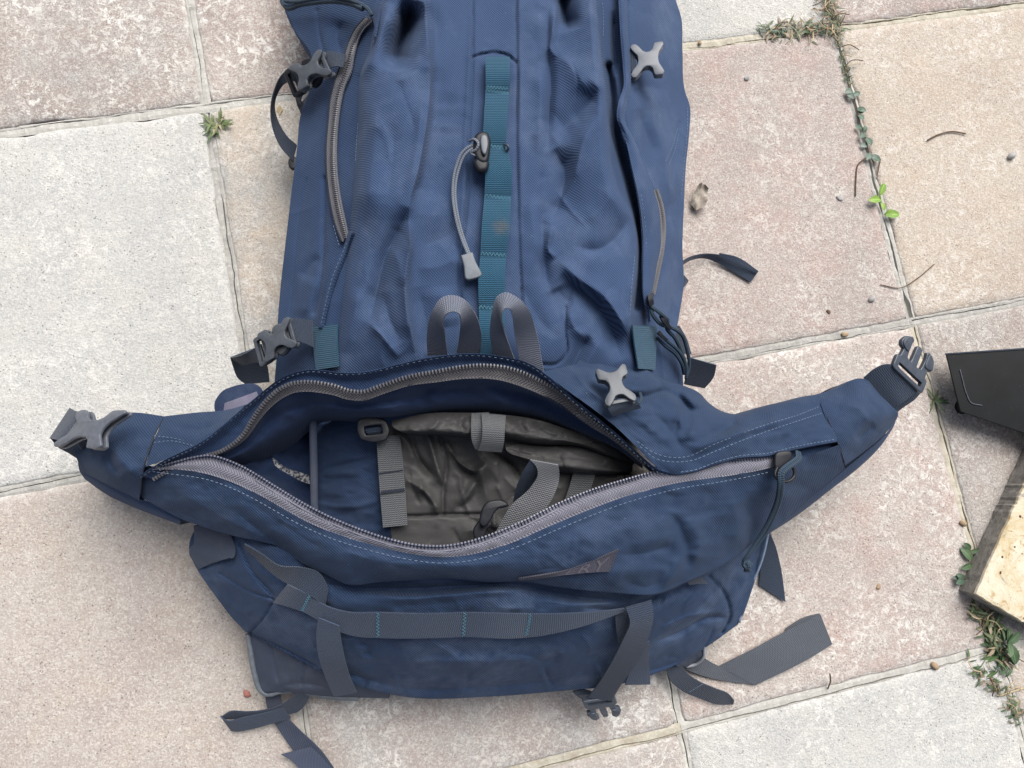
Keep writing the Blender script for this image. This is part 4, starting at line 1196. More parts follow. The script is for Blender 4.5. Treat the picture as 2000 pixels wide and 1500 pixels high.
# extend the tape line to the right seam
lid_top = [(262, 906, .140)] + [(p[0], p[1] - 1, p[2] + .0008) for p in tape_l[1:-1]] + [(1560, 893, .172), (1600, 882, .166), (1640, 868, .160)]
lt60 = interp_curve(lid_top, 60)
def blend(a, b, f, dh):
    return [(p[0] * (1 - f) + q[0] * f, p[1] * (1 - f) + q[1] * f, p[2] * (1 - f) + q[2] * f + dh * w) for p, q, w in zip(a, b, np.sin(np.linspace(.15, 2.99, len(a))))]
lid_strokes = [
    ([(620, 1050), (700, 1085), (800, 1110), (900, 1118), (1000, 1100)], 16, 22, .006, 'g'),
    ([(480, 975), (530, 1010), (600, 1055), (640, 1080)], 14, 14, -.006, 'g'),
    ([(330, 950), (400, 990), (470, 1030), (530, 1055)], 14, 16, .008, 'g'),
    ([(460, 1000), (500, 1030), (540, 1062), (600, 1100)], 8, 10, -.010, 'g'),
    ([(300, 930), (380, 940), (450, 965)], 12, 12, -.004, 'g'),
    ([(1060, 1060), (1050, 1090), (1060, 1115)], 12, 12, -.005, 'g'),
    ([(1130, 1030), (1160, 1070), (1150, 1100)], 14, 14, .005, 'g'),
    ([(1215, 1085), (1260, 1080), (1320, 1060)], 10, 14, -.009, 'g'),
    ([(1310, 1000), (1335, 1050), (1345, 1110)], 10, 10, -.010, 'g'),
    ([(1345, 1010), (1365, 1060), (1352, 1110)], 12, 14, .010, 'g'),
    ([(1290, 1155), (1330, 1090), (1340, 1060)], 9, 9, .008, 'g'),
    ([(1210, 1130), (1270, 1145), (1300, 1120)], 14, 14, -.008, 'g'),
    ([(1420, 960), (1440, 1020), (1435, 1075)], 16, 16, .007, 'g'),
    ([(1450, 980), (1470, 1020), (1460, 1060)], 12, 12, -.009, 'g'),
    ([(1320, 960), (1315, 1000)], 14, 14, -.006, 'g'),
    ([(1200, 975), (1240, 1010), (1230, 1050)], 22, 22, .006, 'g'),
    ([(1380, 950), (1390, 1010)], 14, 14, -.004, 'g'),
    ([(1500, 940), (1530, 970), (1540, 1000)], 14, 14, .005, 'g'),
    ([(700, 1085), (690, 1110), (700, 1135)], 8, 8, -.004, 'g'),
    ([(760, 1100), (830, 1125), (900, 1125)], 10, 8, -.003, 'g'),
]
lid_strokes = [(p, a_ * 1.4, b_ * 1.4, c_ * .62, k_) for p, a_, b_, c_, k_ in lid_strokes]
lid_strokes += crinkles(300, 930, 600, 1050, 8, (50, 120), .0012, 41, .5, .4) + crinkles(600, 1080, 1100, 1130, 8, (50, 110), .0012, 42, .0, .3) + crinkles(1100, 970, 1480, 1140, 10, (50, 110), .0016, 43, 1.2, .7)
lid_front = loft("lid_front_panel", [lt60, blend(lt60, f40, .12, .003), blend(lt60, f40, .4, .012), blend(lt60, f40, .75, .010), f40], 340, 80, 'navy_cordura', pack, strokes=lid_strokes, noise=.0022, nscale=(60, 40), skirt=[('B', .030, .5)])
def lidf(x, y):  # approximate height of that panel, for things that lie on it
    P = np.array(lt60 + blend(lt60, f40, .4, .012) + blend(lt60, f40, .75, .010) + f40)
    x = np.atleast_1d(np.asarray(x, float)); y = np.atleast_1d(np.asarray(y, float))
    d = np.sqrt((x[..., None] - P[:, 0])**2 + (y[..., None] - P[:, 1])**2) + 4
    w = d**-3
    return (w * P[:, 2]).sum(-1) / w.sum(-1) + stroke_field(lid_strokes, x, y)
st = perp_shift(lid_top, [10, 11, 12, 12, 12, 12, 12, 12, 12, 12, 10, 8, 6], .0)
def onlid(c, off):
    a = np.array(c); return [(p[0], p[1], float(lidf(p[0], p[1])[0]) + off) for p in c]
dashes("stitching", [[(p[0], p[1], p[2] + .0032) for p in st[1:-4]]], 'thread_pale', lid_front, off=0, dash=.0026, gap=.0022, width=.0005, height=.0004)

# ---- left ear of the lid
ear_l = loft("lid_wing", [
    [(146, 872, .088), (190, 835, .100), (245, 806, .110), (268, 806, .115), (321, 813, .125)],
    [(143, 884, .098), (188, 855, .118), (240, 838, .132), (265, 838, .137), (305, 842, .142)],
    [(150, 896, .096), (190, 885, .124), (235, 878, .142), (262, 878, .148), (286, 890, .151)],
    [(154, 908, .090), (190, 915, .118), (225, 922, .135), (250, 928, .140), (276, 935, .142)],
    [(160, 922, .078), (192, 938, .096), (222, 953, .108), (248, 965, .114), (272, 978, .116)]], 60, 70, 'navy_cordura', pack,
    strokes=[([(220, 870), (215, 900), (235, 930)], 10, 10, -.006, 'g'), ([(190, 860), (240, 900), (270, 940)], 16, 16, .005, 'g')], noise=.0018, nscale=(40, 34), skirt=[('L', .05, .35), ('B', .03, .3), ('T', .05, .4)])
loft("lid_wing", [[(152, 905, .080), (200, 938, .090), (240, 958, .096), (300, 984, .100), (350, 1008, .104)], [(158, 925, .068), (200, 955, .074), (240, 976, .080), (300, 1001, .088), (352, 1021, .096)],
                  [(166, 936, .05), (205, 964, .056), (245, 984, .062), (300, 1006, .07), (352, 1025, .08)]], 50, 10, 'navy_side', pack, noise=.0012, nscale=(40, 34), skirt=[('B', .04, .2)])
# upper left outer strip, between the ear seam and the folded edge
loft("lid_back_panel", [[(321, 813, .126), (380, 806, .135), (450, 799, .150), (480, 790, .160)],
                        [(308, 842, .142), (360, 833, .152), (430, 822, .166), (470, 800, .176)],
                        [(296, 870, .148), (345, 860, .158), (410, 845, .172), (468, 803, .184)],
                        [(284, 912, .151), (322, 898, .159), (396, 861, .171), (466, 806, .186)]], 60, 30, 'navy_cordura', pack, noise=.0016, nscale=(40, 30), skirt=[('T', .06, .3)],
     strokes=[([(330, 830), (380, 838), (430, 830)], 10, 10, -.004, 'g')])
dashes("stitching", [[(300, 851, .150), (340, 856, .157), (380, 866, .166)], [(300, 864, .152), (335, 861, .159), (376, 870, .167)]], 'thread_pale', ear_l, off=0, dash=.0024, gap=.002, width=.00045, height=.0004)
tube("seam", [(316, 822, .130), (305, 843, .143), (288, 890, .1515), (277, 932, .142), (274, 966, .121)], .0008, 'thread_dark', ear_l, n=40)

# ---- right ear
ear_r = loft("lid_wing", [
    [(1595, 770, .130), (1640, 756, .124), (1676, 739, .118), (1694, 741, .112)],
    [(1603, 790, .146), (1648, 776, .143), (1690, 765, .136), (1716, 768, .120)],
    [(1618, 828, .156), (1660, 812, .152), (1705, 795, .143), (1738, 790, .122)],
    [(1638, 872, .152), (1676, 850, .146), (1720, 822, .134), (1754, 806, .116)],
    [(1651, 909, .132), (1690, 880, .122), (1730, 846, .112), (1752, 818, .104)]], 50, 70, 'navy_cordura', pack,
    strokes=[([(1640, 790), (1680, 800), (1700, 830)], 14, 14, .004, 'g'), ([(1670, 860), (1710, 830)], 10, 10, -.005, 'g')], noise=.0014, nscale=(40, 34), skirt=[('R', .05, .35), ('B', .03, .3), ('T', .05, .4)])
loft("lid_wing", [[(1750, 818, .100), (1728, 850, .100), (1690, 884, .104), (1640, 925, .106), (1570, 985, .102), (1505, 1036, .105)],
                  [(1746, 832, .086), (1724, 866, .086), (1685, 904, .088), (1630, 948, .090), (1562, 1000, .088), (1500, 1042, .095)],
                  [(1738, 846, .07), (1716, 876, .07), (1678, 913, .072), (1624, 955, .074), (1558, 1006, .074), (1498, 1045, .08)]], 60, 10, 'navy_side', pack, noise=.0012, nscale=(40, 34), skirt=[('B', .04, .2)])
tube("seam", [(1598, 779, .136), (1610, 802, .150), (1630, 850, .1565), (1641, 878, .152), (1649, 903, .137)], .0008, 'thread_dark', ear_r, n=40)

# ---- right outer part of the upper panel: from the folded edge to the wing
up_edge = [(1060, 726, .226), (1110, 764, .219), (1160, 800, .212), (1205, 836, .206), (1240, 870, .203), (1280, 910, .203), (1312, 926, .201), (1350, 922, .199), (1400, 906, .195), (1440, 895, .191), (1500, 890, .184), (1560, 876, .174), (1636, 862, .160)]
up_1 = [(1085, 720, .212), (1150, 760, .206), (1200, 800, .204), (1240, 830, .203), (1275, 858, .203), (1310, 888, .203), (1345, 896, .201), (1380, 890, .198), (1420, 873, .195), (1460, 858, .190), (1510, 845, .182), (1560, 833, .172), (1624, 832, .158)]
up_2 = [(1110, 715, .196), (1180, 745, .196), (1235, 775, .198), (1275, 800, .198), (1310, 825, .199), (1340, 848, .199), (1370, 850, .197), (1400, 846, .192), (1440, 838, .187), (1480, 828, .180), (1525, 815, .170), (1570, 802, .160), (1608, 798, .148)]
up_3 = [(1130, 705, .180), (1200, 725, .182), (1255, 745, .176), (1295, 765, .172), (1330, 775, .166), (1358, 782, .160), (1382, 795, .152), (1408, 806, .142), (1440, 810, .140), (1480, 797, .138), (1525, 786, .136), (1565, 776, .132), (1596, 771, .130)]
up_4 = [(1140, 690, .165), (1210, 705, .165), (1262, 722, .155), (1305, 745, .145), (1340, 755, .135), (1364, 766, .125), (1386, 788, .115), (1410, 803, .105), (1440, 809, .110), (1480, 796, .112), (1525, 785, .112), (1565, 775, .112), (1596, 770, .118)]
back_r = loft("lid_back_panel", [up_edge, up_1, up_2, up_3, up_4], 170, 70, 'navy_cordura', pack,
     strokes=[([(1110, 715), (1160, 770), (1210, 800)], 10, 12, .006, 'g'), ([(1190, 740), (1220, 770), (1260, 790)], 10, 12, -.008, 'g'),
              ([(1290, 760), (1320, 790), (1330, 840)], 12, 16, .007, 'g'), ([(1310, 770), (1345, 800), (1350, 850)], 10, 14, -.006, 'g'),
              ([(1170, 768), (1215, 774), (1256, 774), (1305, 766), (1334, 783), (1346, 798), (1376, 803)], 8, 8, -.013, 'g'), ([(1225, 750), (1284, 742), (1312, 758)], 14, 14, .009, 'g'), ([(1332, 762), (1348, 780), (1372, 795)], 9, 9, .008, 'g'), ([(1334, 783), (1326, 820), (1312, 852)], 8, 9, -.008, 'g'), ([(1350, 800), (1352, 830), (1345, 860)], 12, 12, .006, 'g'),
              ([(1380, 850), (1430, 830), (1440, 812)], 12, 12, -.008, 'g'), ([(1350, 880), (1400, 860), (1480, 835), (1560, 815)], 8, 8, .004, 'g'),
              ([(1270, 800), (1310, 840), (1340, 890)], 12, 12, -.005, 'g')], noise=.002, nscale=(40, 30), skirt=[('B', .05, .3)])
dashes("stitching", [[(1245, 862, .207), (1280, 885, .208), (1310, 893, .208), (1345, 891, .206), (1390, 870, .204), (1440, 850, .197), (1500, 828, .188), (1560, 810, .175), (1600, 794, .156)],
                     [(1250, 872, .207), (1285, 897, .208), (1315, 902, .208), (1352, 899, .206), (1395, 882, .203), (1445, 862, .197), (1505, 840, .188), (1565, 820, .175), (1608, 806, .158)],
                     [(1330, 922, .204), (1355, 918, .203), (1400, 902, .199), (1440, 891, .195), (1500, 885, .188), (1560, 871, .178), (1630, 858, .165)]], 'thread_pale', back_r, off=0, dash=.0025, gap=.002, width=.00045, height=.0004)
loft("lid_gusset", [[(1490, 884, .166), (1550, 868, .158), (1600, 856, .150), (1645, 850, .14)], [(1480, 915, .168), (1550, 905, .160), (1610, 892, .150), (1650, 884, .14)]], 30, 8, 'navy_deep', pack)
# edge strip under that folded edge (gives it thickness and shade)
loft("upper_lip", [[(p[0], p[1], p[2]) for p in up_edge[5:]], [(p[0], p[1] + 2, p[2] - .004) for p in up_edge[5:]], [(p[0], p[1] - 6, p[2] - .014) for p in up_edge[5:]]], 80, 8, 'navy_deep', pack)

# ------------------------------------------------------------------ what shows inside the open pocket
FL = RBF([(500, 900, .095), (560, 860, .085), (600, 830, .10), (600, 960, .095), (680, 830, .135), (680, 950, .130), (700, 1040, .125), (760, 830, .146), (760, 930, .136), (780, 1040, .130),
          (880, 830, .150), (880, 930, .138), (880, 1030, .133), (1000, 830, .152), (1000, 900, .142), (1000, 1000, .136), (1130, 840, .152), (1130, 920, .142), (1130, 1000, .136), (1230, 890, .148), (1230, 940, .138), (1300, 920, .13), (950, 1070, .13), (1350, 915, .125)])
# deep dark side pocket on the left
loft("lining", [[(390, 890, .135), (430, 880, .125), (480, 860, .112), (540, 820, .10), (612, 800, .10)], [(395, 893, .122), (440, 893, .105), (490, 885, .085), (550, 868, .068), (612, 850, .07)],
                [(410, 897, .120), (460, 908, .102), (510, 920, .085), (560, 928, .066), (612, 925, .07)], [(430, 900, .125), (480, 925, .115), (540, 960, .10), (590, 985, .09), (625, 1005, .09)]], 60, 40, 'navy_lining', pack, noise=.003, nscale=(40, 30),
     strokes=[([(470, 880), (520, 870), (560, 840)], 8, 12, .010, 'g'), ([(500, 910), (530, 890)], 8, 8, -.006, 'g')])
# torn white care label in that corner
loft("care_label", [[(532, 893, .088), (545, 905, .088), (560, 914, .088), (585, 922, .09), (603, 928, .092)], [(536, 908, .086), (548, 918, .086), (562, 925, .086), (585, 938, .088), (606, 946, .09)]], 24, 6, 'label_pale', pack, noise=.002, nscale=(7, 9), thick=.0004)
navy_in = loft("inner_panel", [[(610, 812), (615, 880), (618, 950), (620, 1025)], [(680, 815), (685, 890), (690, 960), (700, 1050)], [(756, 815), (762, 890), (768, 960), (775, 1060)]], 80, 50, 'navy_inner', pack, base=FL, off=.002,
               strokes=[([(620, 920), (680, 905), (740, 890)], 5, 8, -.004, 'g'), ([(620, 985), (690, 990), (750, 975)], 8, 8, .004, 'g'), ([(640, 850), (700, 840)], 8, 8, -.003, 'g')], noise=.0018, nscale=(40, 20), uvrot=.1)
tube("piping", [(611, 806, .142), (612, 870, .135), (613, 930, .128), (614, 990, .122), (616, 1020, .12)], .0036, 'dark_base', pack, n=40)
st_strokes = [
    ([(830, 830), (845, 880), (860, 930), (868, 950)], 6, 10, .010, 'g'), ([(800, 850), (820, 900), (850, 935)], 7, 9, -.009, 'g'),
    ([(870, 860), (900, 905), (930, 920), (950, 905)], 5, 10, .012, 'c'), ([(860, 855), (872, 900), (866, 960), (865, 1005)], 4, 4, -.005, 'gn'),
    ([(880, 880), (905, 920), (935, 930)], 8, 7, -.010, 'g'), ([(960, 890), (930, 940), (900, 990)], 14, 10, .010, 'g'), ([(910, 900), (930, 960), (890, 1000)], 12, 12, -.007, 'g'),
    ([(950, 880), (1000, 905), (1020, 940)], 5, 8, -.012, 'c'), ([(1000, 870), (1060, 900), (1120, 910)], 8, 10, .010, 'g'),
    ([(770, 840), (800, 870), (815, 910)], 10, 10, .007, 'g'), ([(780, 930), (830, 960), (860, 1000)], 9, 9, .006, 'g'),
    ([(745, 1005), (800, 1008), (865, 1005), (940, 1004)], 3, 4, -.005, 'gn'), ([(820, 960), (850, 990)], 8, 8, -.006, 'g'),
    ([(900, 1040), (960, 1030), (1010, 1020)], 12, 12, .004, 'g'),
]
st_strokes += crinkles(765, 850, 1000, 1060, 26, (30, 100), .0034, 51, 1.2, .5) + crinkles(1000, 880, 1200, 1000, 12, (30, 80), .003, 52, .5, .5)
storm = loft("storm_collar", [[(742, 815), (754, 900), (758, 980), (770, 1095)], [(860, 812), (865, 900), (868, 980), (868, 1100)], [(980, 812), (985, 900), (985, 980), (985, 1085)], [(1110, 820), (1115, 900), (1115, 960), (1110, 1020)], [(1200, 850), (1205, 900), (1205, 950), (1200, 985)]], 130, 150, 'storm_grey', pack, base=FL, off=.004, strokes=st_strokes, noise=.0012, nscale=(60, 50))
# rolled hem of the storm collar along the top of the opening
hem = loft("storm_collar_hem", [[(765, 822, .160), (830, 808, .170), (900, 806, .176), (960, 808, .178), (1040, 818, .178), (1120, 842, .174), (1190, 868, .166), (1240, 895, .15)],
                                [(768, 834, .172), (835, 826, .182), (905, 826, .186), (965, 828, .186), (1045, 842, .184), (1125, 862, .180), (1190, 880, .170), (1240, 902, .152)],
                                [(790, 846, .168), (850, 846, .178), (915, 850, .180), (970, 850, .180), (1050, 862, .178), (1130, 868, .176), (1190, 890, .166), (1236, 908, .148)],
                                [(800, 850, .155), (855, 850, .160), (918, 856, .164), (972, 856, .164), (1052, 868, .164), (1130, 874, .160), (1190, 896, .152), (1232, 912, .14)]], 150, 40, 'storm_grey', pack,
           strokes=[([(860, 815), (850, 830), (835, 845)], 6, 8, .005, 'g'), ([(910, 812), (900, 830), (912, 846)], 6, 8, -.005, 'g'), ([(1010, 825), (1030, 845)], 6, 8, -.004, 'g'), ([(1100, 845), (1110, 860)], 6, 8, .004, 'g')] + crinkles(780, 812, 1220, 880, 26, (16, 50), .0028, 53, .5, .6), noise=.0018, nscale=(28, 22), skirt=[('B', .015, .2)])
hem2 = loft("storm_collar_hem", [[(985, 864, .160), (1060, 872, .164), (1130, 874, .166), (1190, 894, .160), (1236, 910, .146)], [(990, 880, .166), (1060, 893, .170), (1130, 898, .172), (1190, 910, .162), (1234, 920, .146)],
                                 [(1010, 893, .160), (1065, 912, .164), (1130, 922, .164), (1190, 925, .156), (1230, 925, .142)], [(1015, 897, .145), (1068, 918, .148), (1130, 928, .148), (1190, 930, .142), (1228, 928, .135)]], 100, 30, 'storm_grey', pack, strokes=crinkles(1000, 870, 1220, 925, 14, (20, 60), .0024, 54, .3, .5), noise=.0010, nscale=(30, 24), skirt=[('B', .012, .2)])
# webbing inside
s1 = ribbon("inner_strap", [(735, 852, .152), (738, 900, .148), (742, 960, .146), (748, 1030, .144)], [(781, 850, .152), (787, 900, .148), (792, 960, .146), (796, 1025, .144)], 'web_grey', pack, n=40)
def plate_px(name, loops_px, h, thick, bevel, mat, parent, **kw):
    """outline drawn at photo points lying at height h (metres)"""
    o = W(np.mean([p[0] for p in loops_px[0]]), np.mean([p[1] for p in loops_px[0]]), h)
    L = []
    for lp in loops_px:
        P = W(np.array([p[0] for p in lp], float), np.array([p[1] for p in lp], float), np.full(len(lp), h))
        L.append([((q[0] - o[0]) * 1000, (q[1] - o[1]) * 1000) for q in P])
    m = Matrix.Translation(Vector(o)) @ kw.pop('rot', Matrix.Identity(4))
    return plate(name, L, thick, bevel, mat, parent, m, **kw)
bartack("bar_tack", [(W(744, 962, .1478), W(790, 956, .1478))], 'thread_dark', s1, n=14)
bartack("bar_tack", [(W(739, 925, .1482), W(787, 918, .1482))], 'thread_dark', s1, n=14, amp=.0005)
plate_px("triglide_buckle", [smooth_loop([(702, 822), (728, 815), (752, 824), (759, 842), (752, 858), (728, 862), (706, 856), (700, 840)], 4, k_=.5), smooth_loop([(710, 832), (745, 828), (749, 848), (714, 852)], 3, k_=.3)], .162, 4, 1.0, 'plastic_black', pack)
ribbon("inner_strap", [(712, 838, .158), (716, 845, .158), (722, 850, .154)], [(748, 832, .158), (748, 840, .158), (746, 848, .154)], 'web_black', pack, n=10)
ribbon("inner_strap", [(921, 808, .184), (920, 835, .196), (922, 862, .192), (928, 876, .186)], [(955, 806, .184), (953, 835, .195), (950, 860, .191), (948, 880, .185)], 'web_grey', pack, n=24)
s2 = ribbon("inner_strap", [(940, 808, .190), (942, 835, .202), (940, 862, .198), (934, 879, .190)], [(988, 812, .190), (986, 840, .202), (984, 866, .198), (980, 882, .190)], 'web_grey', pack, n=24)
# loop with the snap buckle at the lower lip
lp = ribbon("inner_strap", [(966, 1044, .182), (998, 988, .198), (1036, 952, .206), (1050, 928, .214), (1048, 912, .220), (1036, 898, .224)],
            [(1010, 1044, .182), (1060, 1000, .196), (1080, 970, .204), (1092, 932, .212), (1092, 918, .218), (1090, 908, .222)], 'web_grey_light', pack, n=60, nu=8)
ribbon("inner_strap", [(1036, 898, .223), (1022, 922, .212), (1008, 955, .190), (1000, 992, .170)], [(1090, 908, .221), (1060, 915, .212), (1040, 946, .190), (1020, 992, .170)], 'web_black', pack, n=30)
b_in = plate_px("buckle", [smooth_loop([(945, 995), (955, 983), (975, 980), (988, 986), (972, 990), (962, 1000), (955, 1015), (945, 1025), (940, 1018)], 4)], .186, 6, 1.8, 'plastic_black', pack)
plate_px("buckle", [smooth_loop([(930, 1050), (928, 1035), (938, 1020), (952, 1016), (958, 1024), (948, 1032), (944, 1044), (938, 1054)], 4)], .176, 6, 1.8, 'plastic_black', pack)
ribbon("inner_strap", [(1120, 922, .156), (1112, 950, .152), (1098, 990, .148)], [(1164, 920, .156), (1156, 948, .152), (1140, 985, .148)], 'web_grey', pack, n=20)

# ------------------------------------------------------------------ zips, webbing and buckles on the pack
# left pocket zip
zA = [(716, 34), (697, 55), (684, 80), (675, 108), (663, 140), (650, 180), (643, 240), (639, 300), (641, 350), (648, 400), (659, 445), (670, 473)]
zB = [(728, 42), (710, 60), (699, 82), (692, 108), (686, 140), (673, 172), (663, 220), (658, 280), (659, 340), (666, 390), (677, 440), (681, 460)]
ztape = ribbon("zipper_tape", zA, zB, 'tape_mid', pack, base=body_h, off=.0055, n=90)
zc = [(a[0] * .38 + b[0] * .62, a[1] * .38 + b[1] * .62) for a, b in zip(zA, zB)]
teeth("zipper_teeth", zc, 'teeth_dark', ztape, base=body_h, off=.0075, pitch=.0022, wid=.0056, size=.0016)
tube("zipper_rib", [(a[0] * .1 + b[0] * .9, a[1] * .1 + b[1] * .9) for a, b in zip(zA, zB)], .0008, 'tape_grey', ztape, base=body_h, off=.007, n=90, seg=5)
tube("seam", [(a[0] - 1.5, a[1]) for a in zA], .0013, 'thread_dark', ztape, base=body_h, off=.005, n=90, seg=6)
# narrow flap edges closing below the zip
fl = ribbon("zip_flap", [(684, 452), (674, 480), (656, 516), (642, 556), (632, 600), (624, 640)], [(690, 456), (680, 486), (664, 522), (650, 560), (638, 602), (630, 640)], 'navy_side', pack, base=body_h, off=.005, n=40, thick=.003)
dashes("stitching", [[(681, 466), (668, 496), (652, 534), (641, 570), (633, 606), (626, 636)], [(651, 440), (657, 462), (664, 484)], [(733, 58), (730, 78), (724, 96)], [(699, 240), (696, 280), (694, 318)]], 'thread_pale', fl, base=body_h, off=.0085, dash=.0024, gap=.0018, width=.00042, height=.0004)
ribbon("zip_garage", [(722, 14), (728, 34), (733, 54), (730, 70)], [(742, 8), (741, 28), (737, 50), (733, 72)], 'navy_deep', pack, base=body_h, off=.009, n=20, thick=.002)

# right storm flap with its thin zip
sfL = [(1207, -200), (1208, 0), (1212, 70), (1217, 130), (1218, 168), (1208, 200), (1205, 230), (1218, 262), (1235, 330), (1248, 390), (1256, 460), (1256, 530), (1257, 580), (1267, 632)]
sfR = [(1222, -200), (1225, 0), (1228, 70), (1231, 130), (1232, 170), (1224, 205), (1222, 235), (1240, 272), (1264, 335), (1283, 382), (1294, 450), (1285, 520), (1276, 568), (1273, 612)]
sfm = [((a[0] + b[0]) / 2, (a[1] + b[1]) / 2) for a, b in zip(sfL, sfR)]
def flap_h(o): return lambda x, y: B0(x, y) + .011 + o
flap = loft("storm_flap", [[(p[0], p[1], float(flap_h(.004)(*map(np.array, ([p[0]], [p[1]])))[0])) for p in sfL], [(p[0], p[1], float(flap_h(.008)(*map(np.array, ([p[0]], [p[1]])))[0])) for p in sfm],
                            [(p[0], p[1], float(flap_h(.001)(*map(np.array, ([p[0]], [p[1]])))[0])) for p in sfR]], 200, 12, 'navy_front', pack, noise=.0008, nscale=(40, 30), thick=.0016)
def bh(off): return lambda x, y: B0(np.asarray(x, float), np.asarray(y, float)) + off
dashes("stitching", [[(p[0] + 6, p[1]) for p in sfL]], 'thread_pale', flap, base=bh(.0165), off=0, dash=.0024, gap=.0018, width=.00042, height=.0004)
dashes("stitching", [[(1177, 5), (1179, 40), (1178, 75)], [(1240, 500), (1234, 560), (1230, 620)]], 'thread_pale', pock_r, base=body_h, off=.0012, dash=.0024, gap=.0018, width=.00042, height=.0004)
ribbon("zipper_tape", [(1276, 372), (1286, 408), (1289, 450), (1285, 490), (1277, 530), (1268, 572)], [(1285, 370), (1296, 406), (1300, 450), (1296, 492), (1288, 532), (1279, 576)], 'tape_dark', flap, base=bh(.0118), off=0, n=50)
zr = [(1281, 372), (1291, 408), (1295, 450), (1291, 490), (1283, 530), (1273, 572)]
teeth("zipper_teeth", zr, 'teeth_mid', flap, base=bh(.0135), off=0, pitch=.0021, wid=.0034, size=.0014)
dashes("stitching", [[(1343, 210), (1342, 260), (1336, 320), (1331, 380)]], 'thread_pale', side_r, base=body_h, off=.002, dash=.0026, gap=.0022, width=.00042, height=.0004)
dashes("stitching", [[(1324, 250), (1312, 290), (1300, 315)], [(1326, 262), (1316, 300), (1305, 325)]], 'thread_pale', side_r, base=body_h, off=.0015, dash=.0022, gap=.0018, width=.0004, height=.0003)

# teal ladder of webbing down the middle
tA = [(948, 112), (948, 178), (945, 230), (943, 283), (947, 320), (946, 380), (941, 440), (938, 497), (934, 550), (935, 602), (937, 700)]
tB = [(996, 112), (995, 178), (991, 230), (989, 288), (999, 325), (998, 387), (996, 440), (989, 500), (986, 550), (986, 602), (984, 700)]
MAT.pop('web_teal', None); webbing('web_teal', (.006, .050, .092), hi=1.6, lo=.5, stain=tuple(W(978, 448, .195)))
n = 120
a = spl([(p[0], p[1]) for p in tA], n); b = spl([(p[0], p[1]) for p in tB], n)
cent = (a + b) / 2
hh = B0(cent[:, 0], cent[:, 1]) + .006
tacks_y = np.array([112, 178, 286, 384, 499, 602, 700])
lift = np.zeros(n)
for i in range(n):
    y = cent[i, 1]; k = np.searchsorted(tacks_y, y) - 1
    if 0 <= k < 6: lift[i] = .0058 * math.sin(math.pi * (y - tacks_y[k]) / (tacks_y[k + 1] - tacks_y[k])) ** .8
A3 = W(a[:, 0], a[:, 1], hh + lift); B3 = W(b[:, 0], b[:, 1], hh + lift + .001)
daisy = ribbon3("webbing_ladder", A3, B3, 'web_teal', pack, .0016)
tk = []
for y0, y1 in ((176, 184), (284, 290), (382, 389), (495, 499), (600, 603)):
    x0 = np.interp(y0, a[:, 1], a[:, 0]); x1 = np.interp(y1, b[:, 1], b[:, 0])
    h0 = float(B0(np.array([970.]), np.array([float(y0)]))[0]) + .0082
    tk.append((W(x0 + 1, y0, h0), W(x1 - 1, y1, h0 + .001)))
h0 = float(B0(np.array([970.]), np.array([168.]))[0]) + .0095
tk.append((W(950, 170, h0), W(993, 174, h0)))
bartack("bar_tack", tk, 'thread_teal', daisy, n=7, r=.00032, amp=.0017)

# elastic cord, lock and toggle
c1_ = tube("elastic_cord", [(938, 282, .205), (925, 283, .206), (905, 295, .204), (891, 325, .200), (884, 370, .197), (889, 420, .197), (900, 462, .196), (912, 492, .198), (918, 505, .199)], .0012, 'cord_grey', pack, n=70)
tube("elastic_cord", [(938, 288, .206), (926, 289, .206), (909, 301, .204), (896, 330, .200), (889, 372, .197), (894, 420, .197), (904, 460, .196), (915, 490, .198), (921, 505, .199)], .0012, 'cord_grey', pack, n=70)
m = frame_at(W(912, 500, .1985), W(926, 545, .1985))
plate("cord_end", [smooth_loop([(0, -4.2), (9, -4.4), (18, -6.2), (21, -5), (21, 5), (18, 6.2), (9, 4.4), (0, 4.2)], 3, sharp=(0, 7))], 7, 1.4, 'rubber_grey', pack, m)
lock = plate_px("cord_lock", [smooth_loop([(932, 272), (940, 266), (948, 267), (952, 280), (950, 300), (946, 316), (936, 312), (930, 296)], 4)], .205, 9, 3.0, 'plastic_black', pack)
plate_px("lock_button", [smooth_loop([(931, 322), (935, 315), (943, 314), (948, 321), (946, 330), (937, 332)], 4)], .204, 9, 3.2, 'plastic_black', lock)
plate_px("lock_cap", [smooth_loop([(941, 268), (946, 266), (950, 270), (951, 285), (947, 300), (943, 296), (940, 280)], 4)], .212, 3, 1.2, 'plastic_slate', lock)
tube("cord_loop", [(916, 276, .204), (926, 272, .210), (934, 280, .212), (930, 292, .210), (920, 298, .206), (934, 306, .208)], .0013, 'cord_grey', lock, n=40)
tube("cord_loop", [(984, 282, .198), (992, 285, .203), (992, 293, .200), (986, 296, .196)], .0012, 'plastic_slate', lock, n=16)

# two haul loops standing above the lid
for A, Bq in (([(835, 694, .185), (834, 650, .212), (846, 604, .240), (866, 580, .248), (886, 577, .249), (905, 584, .248), (928, 612, .238), (940, 650, .212), (938, 692, .185)],
               [(874, 692, .185), (869, 650, .218), (866, 626, .242), (873, 613, .250), (886, 609, .251), (896, 613, .250), (900, 626, .238), (898, 650, .212), (892, 690, .185)]),
              ([(963, 692, .190), (957, 645, .22), (962, 605, .244), (972, 578, .252), (985, 571, .252), (1008, 580, .250), (1030, 600, .242), (1045, 640, .22), (1063, 730, .19)],
               [(1006, 704, .190), (985, 645, .226), (979, 622, .246), (981, 609, .253), (988, 602, .254), (995, 602, .252), (1000, 614, .242), (1004, 645, .218), (1017, 710, .19)])):
    ribbon("haul_loop", A, Bq, 'web_grey_blue', pack, n=60, nu=7)

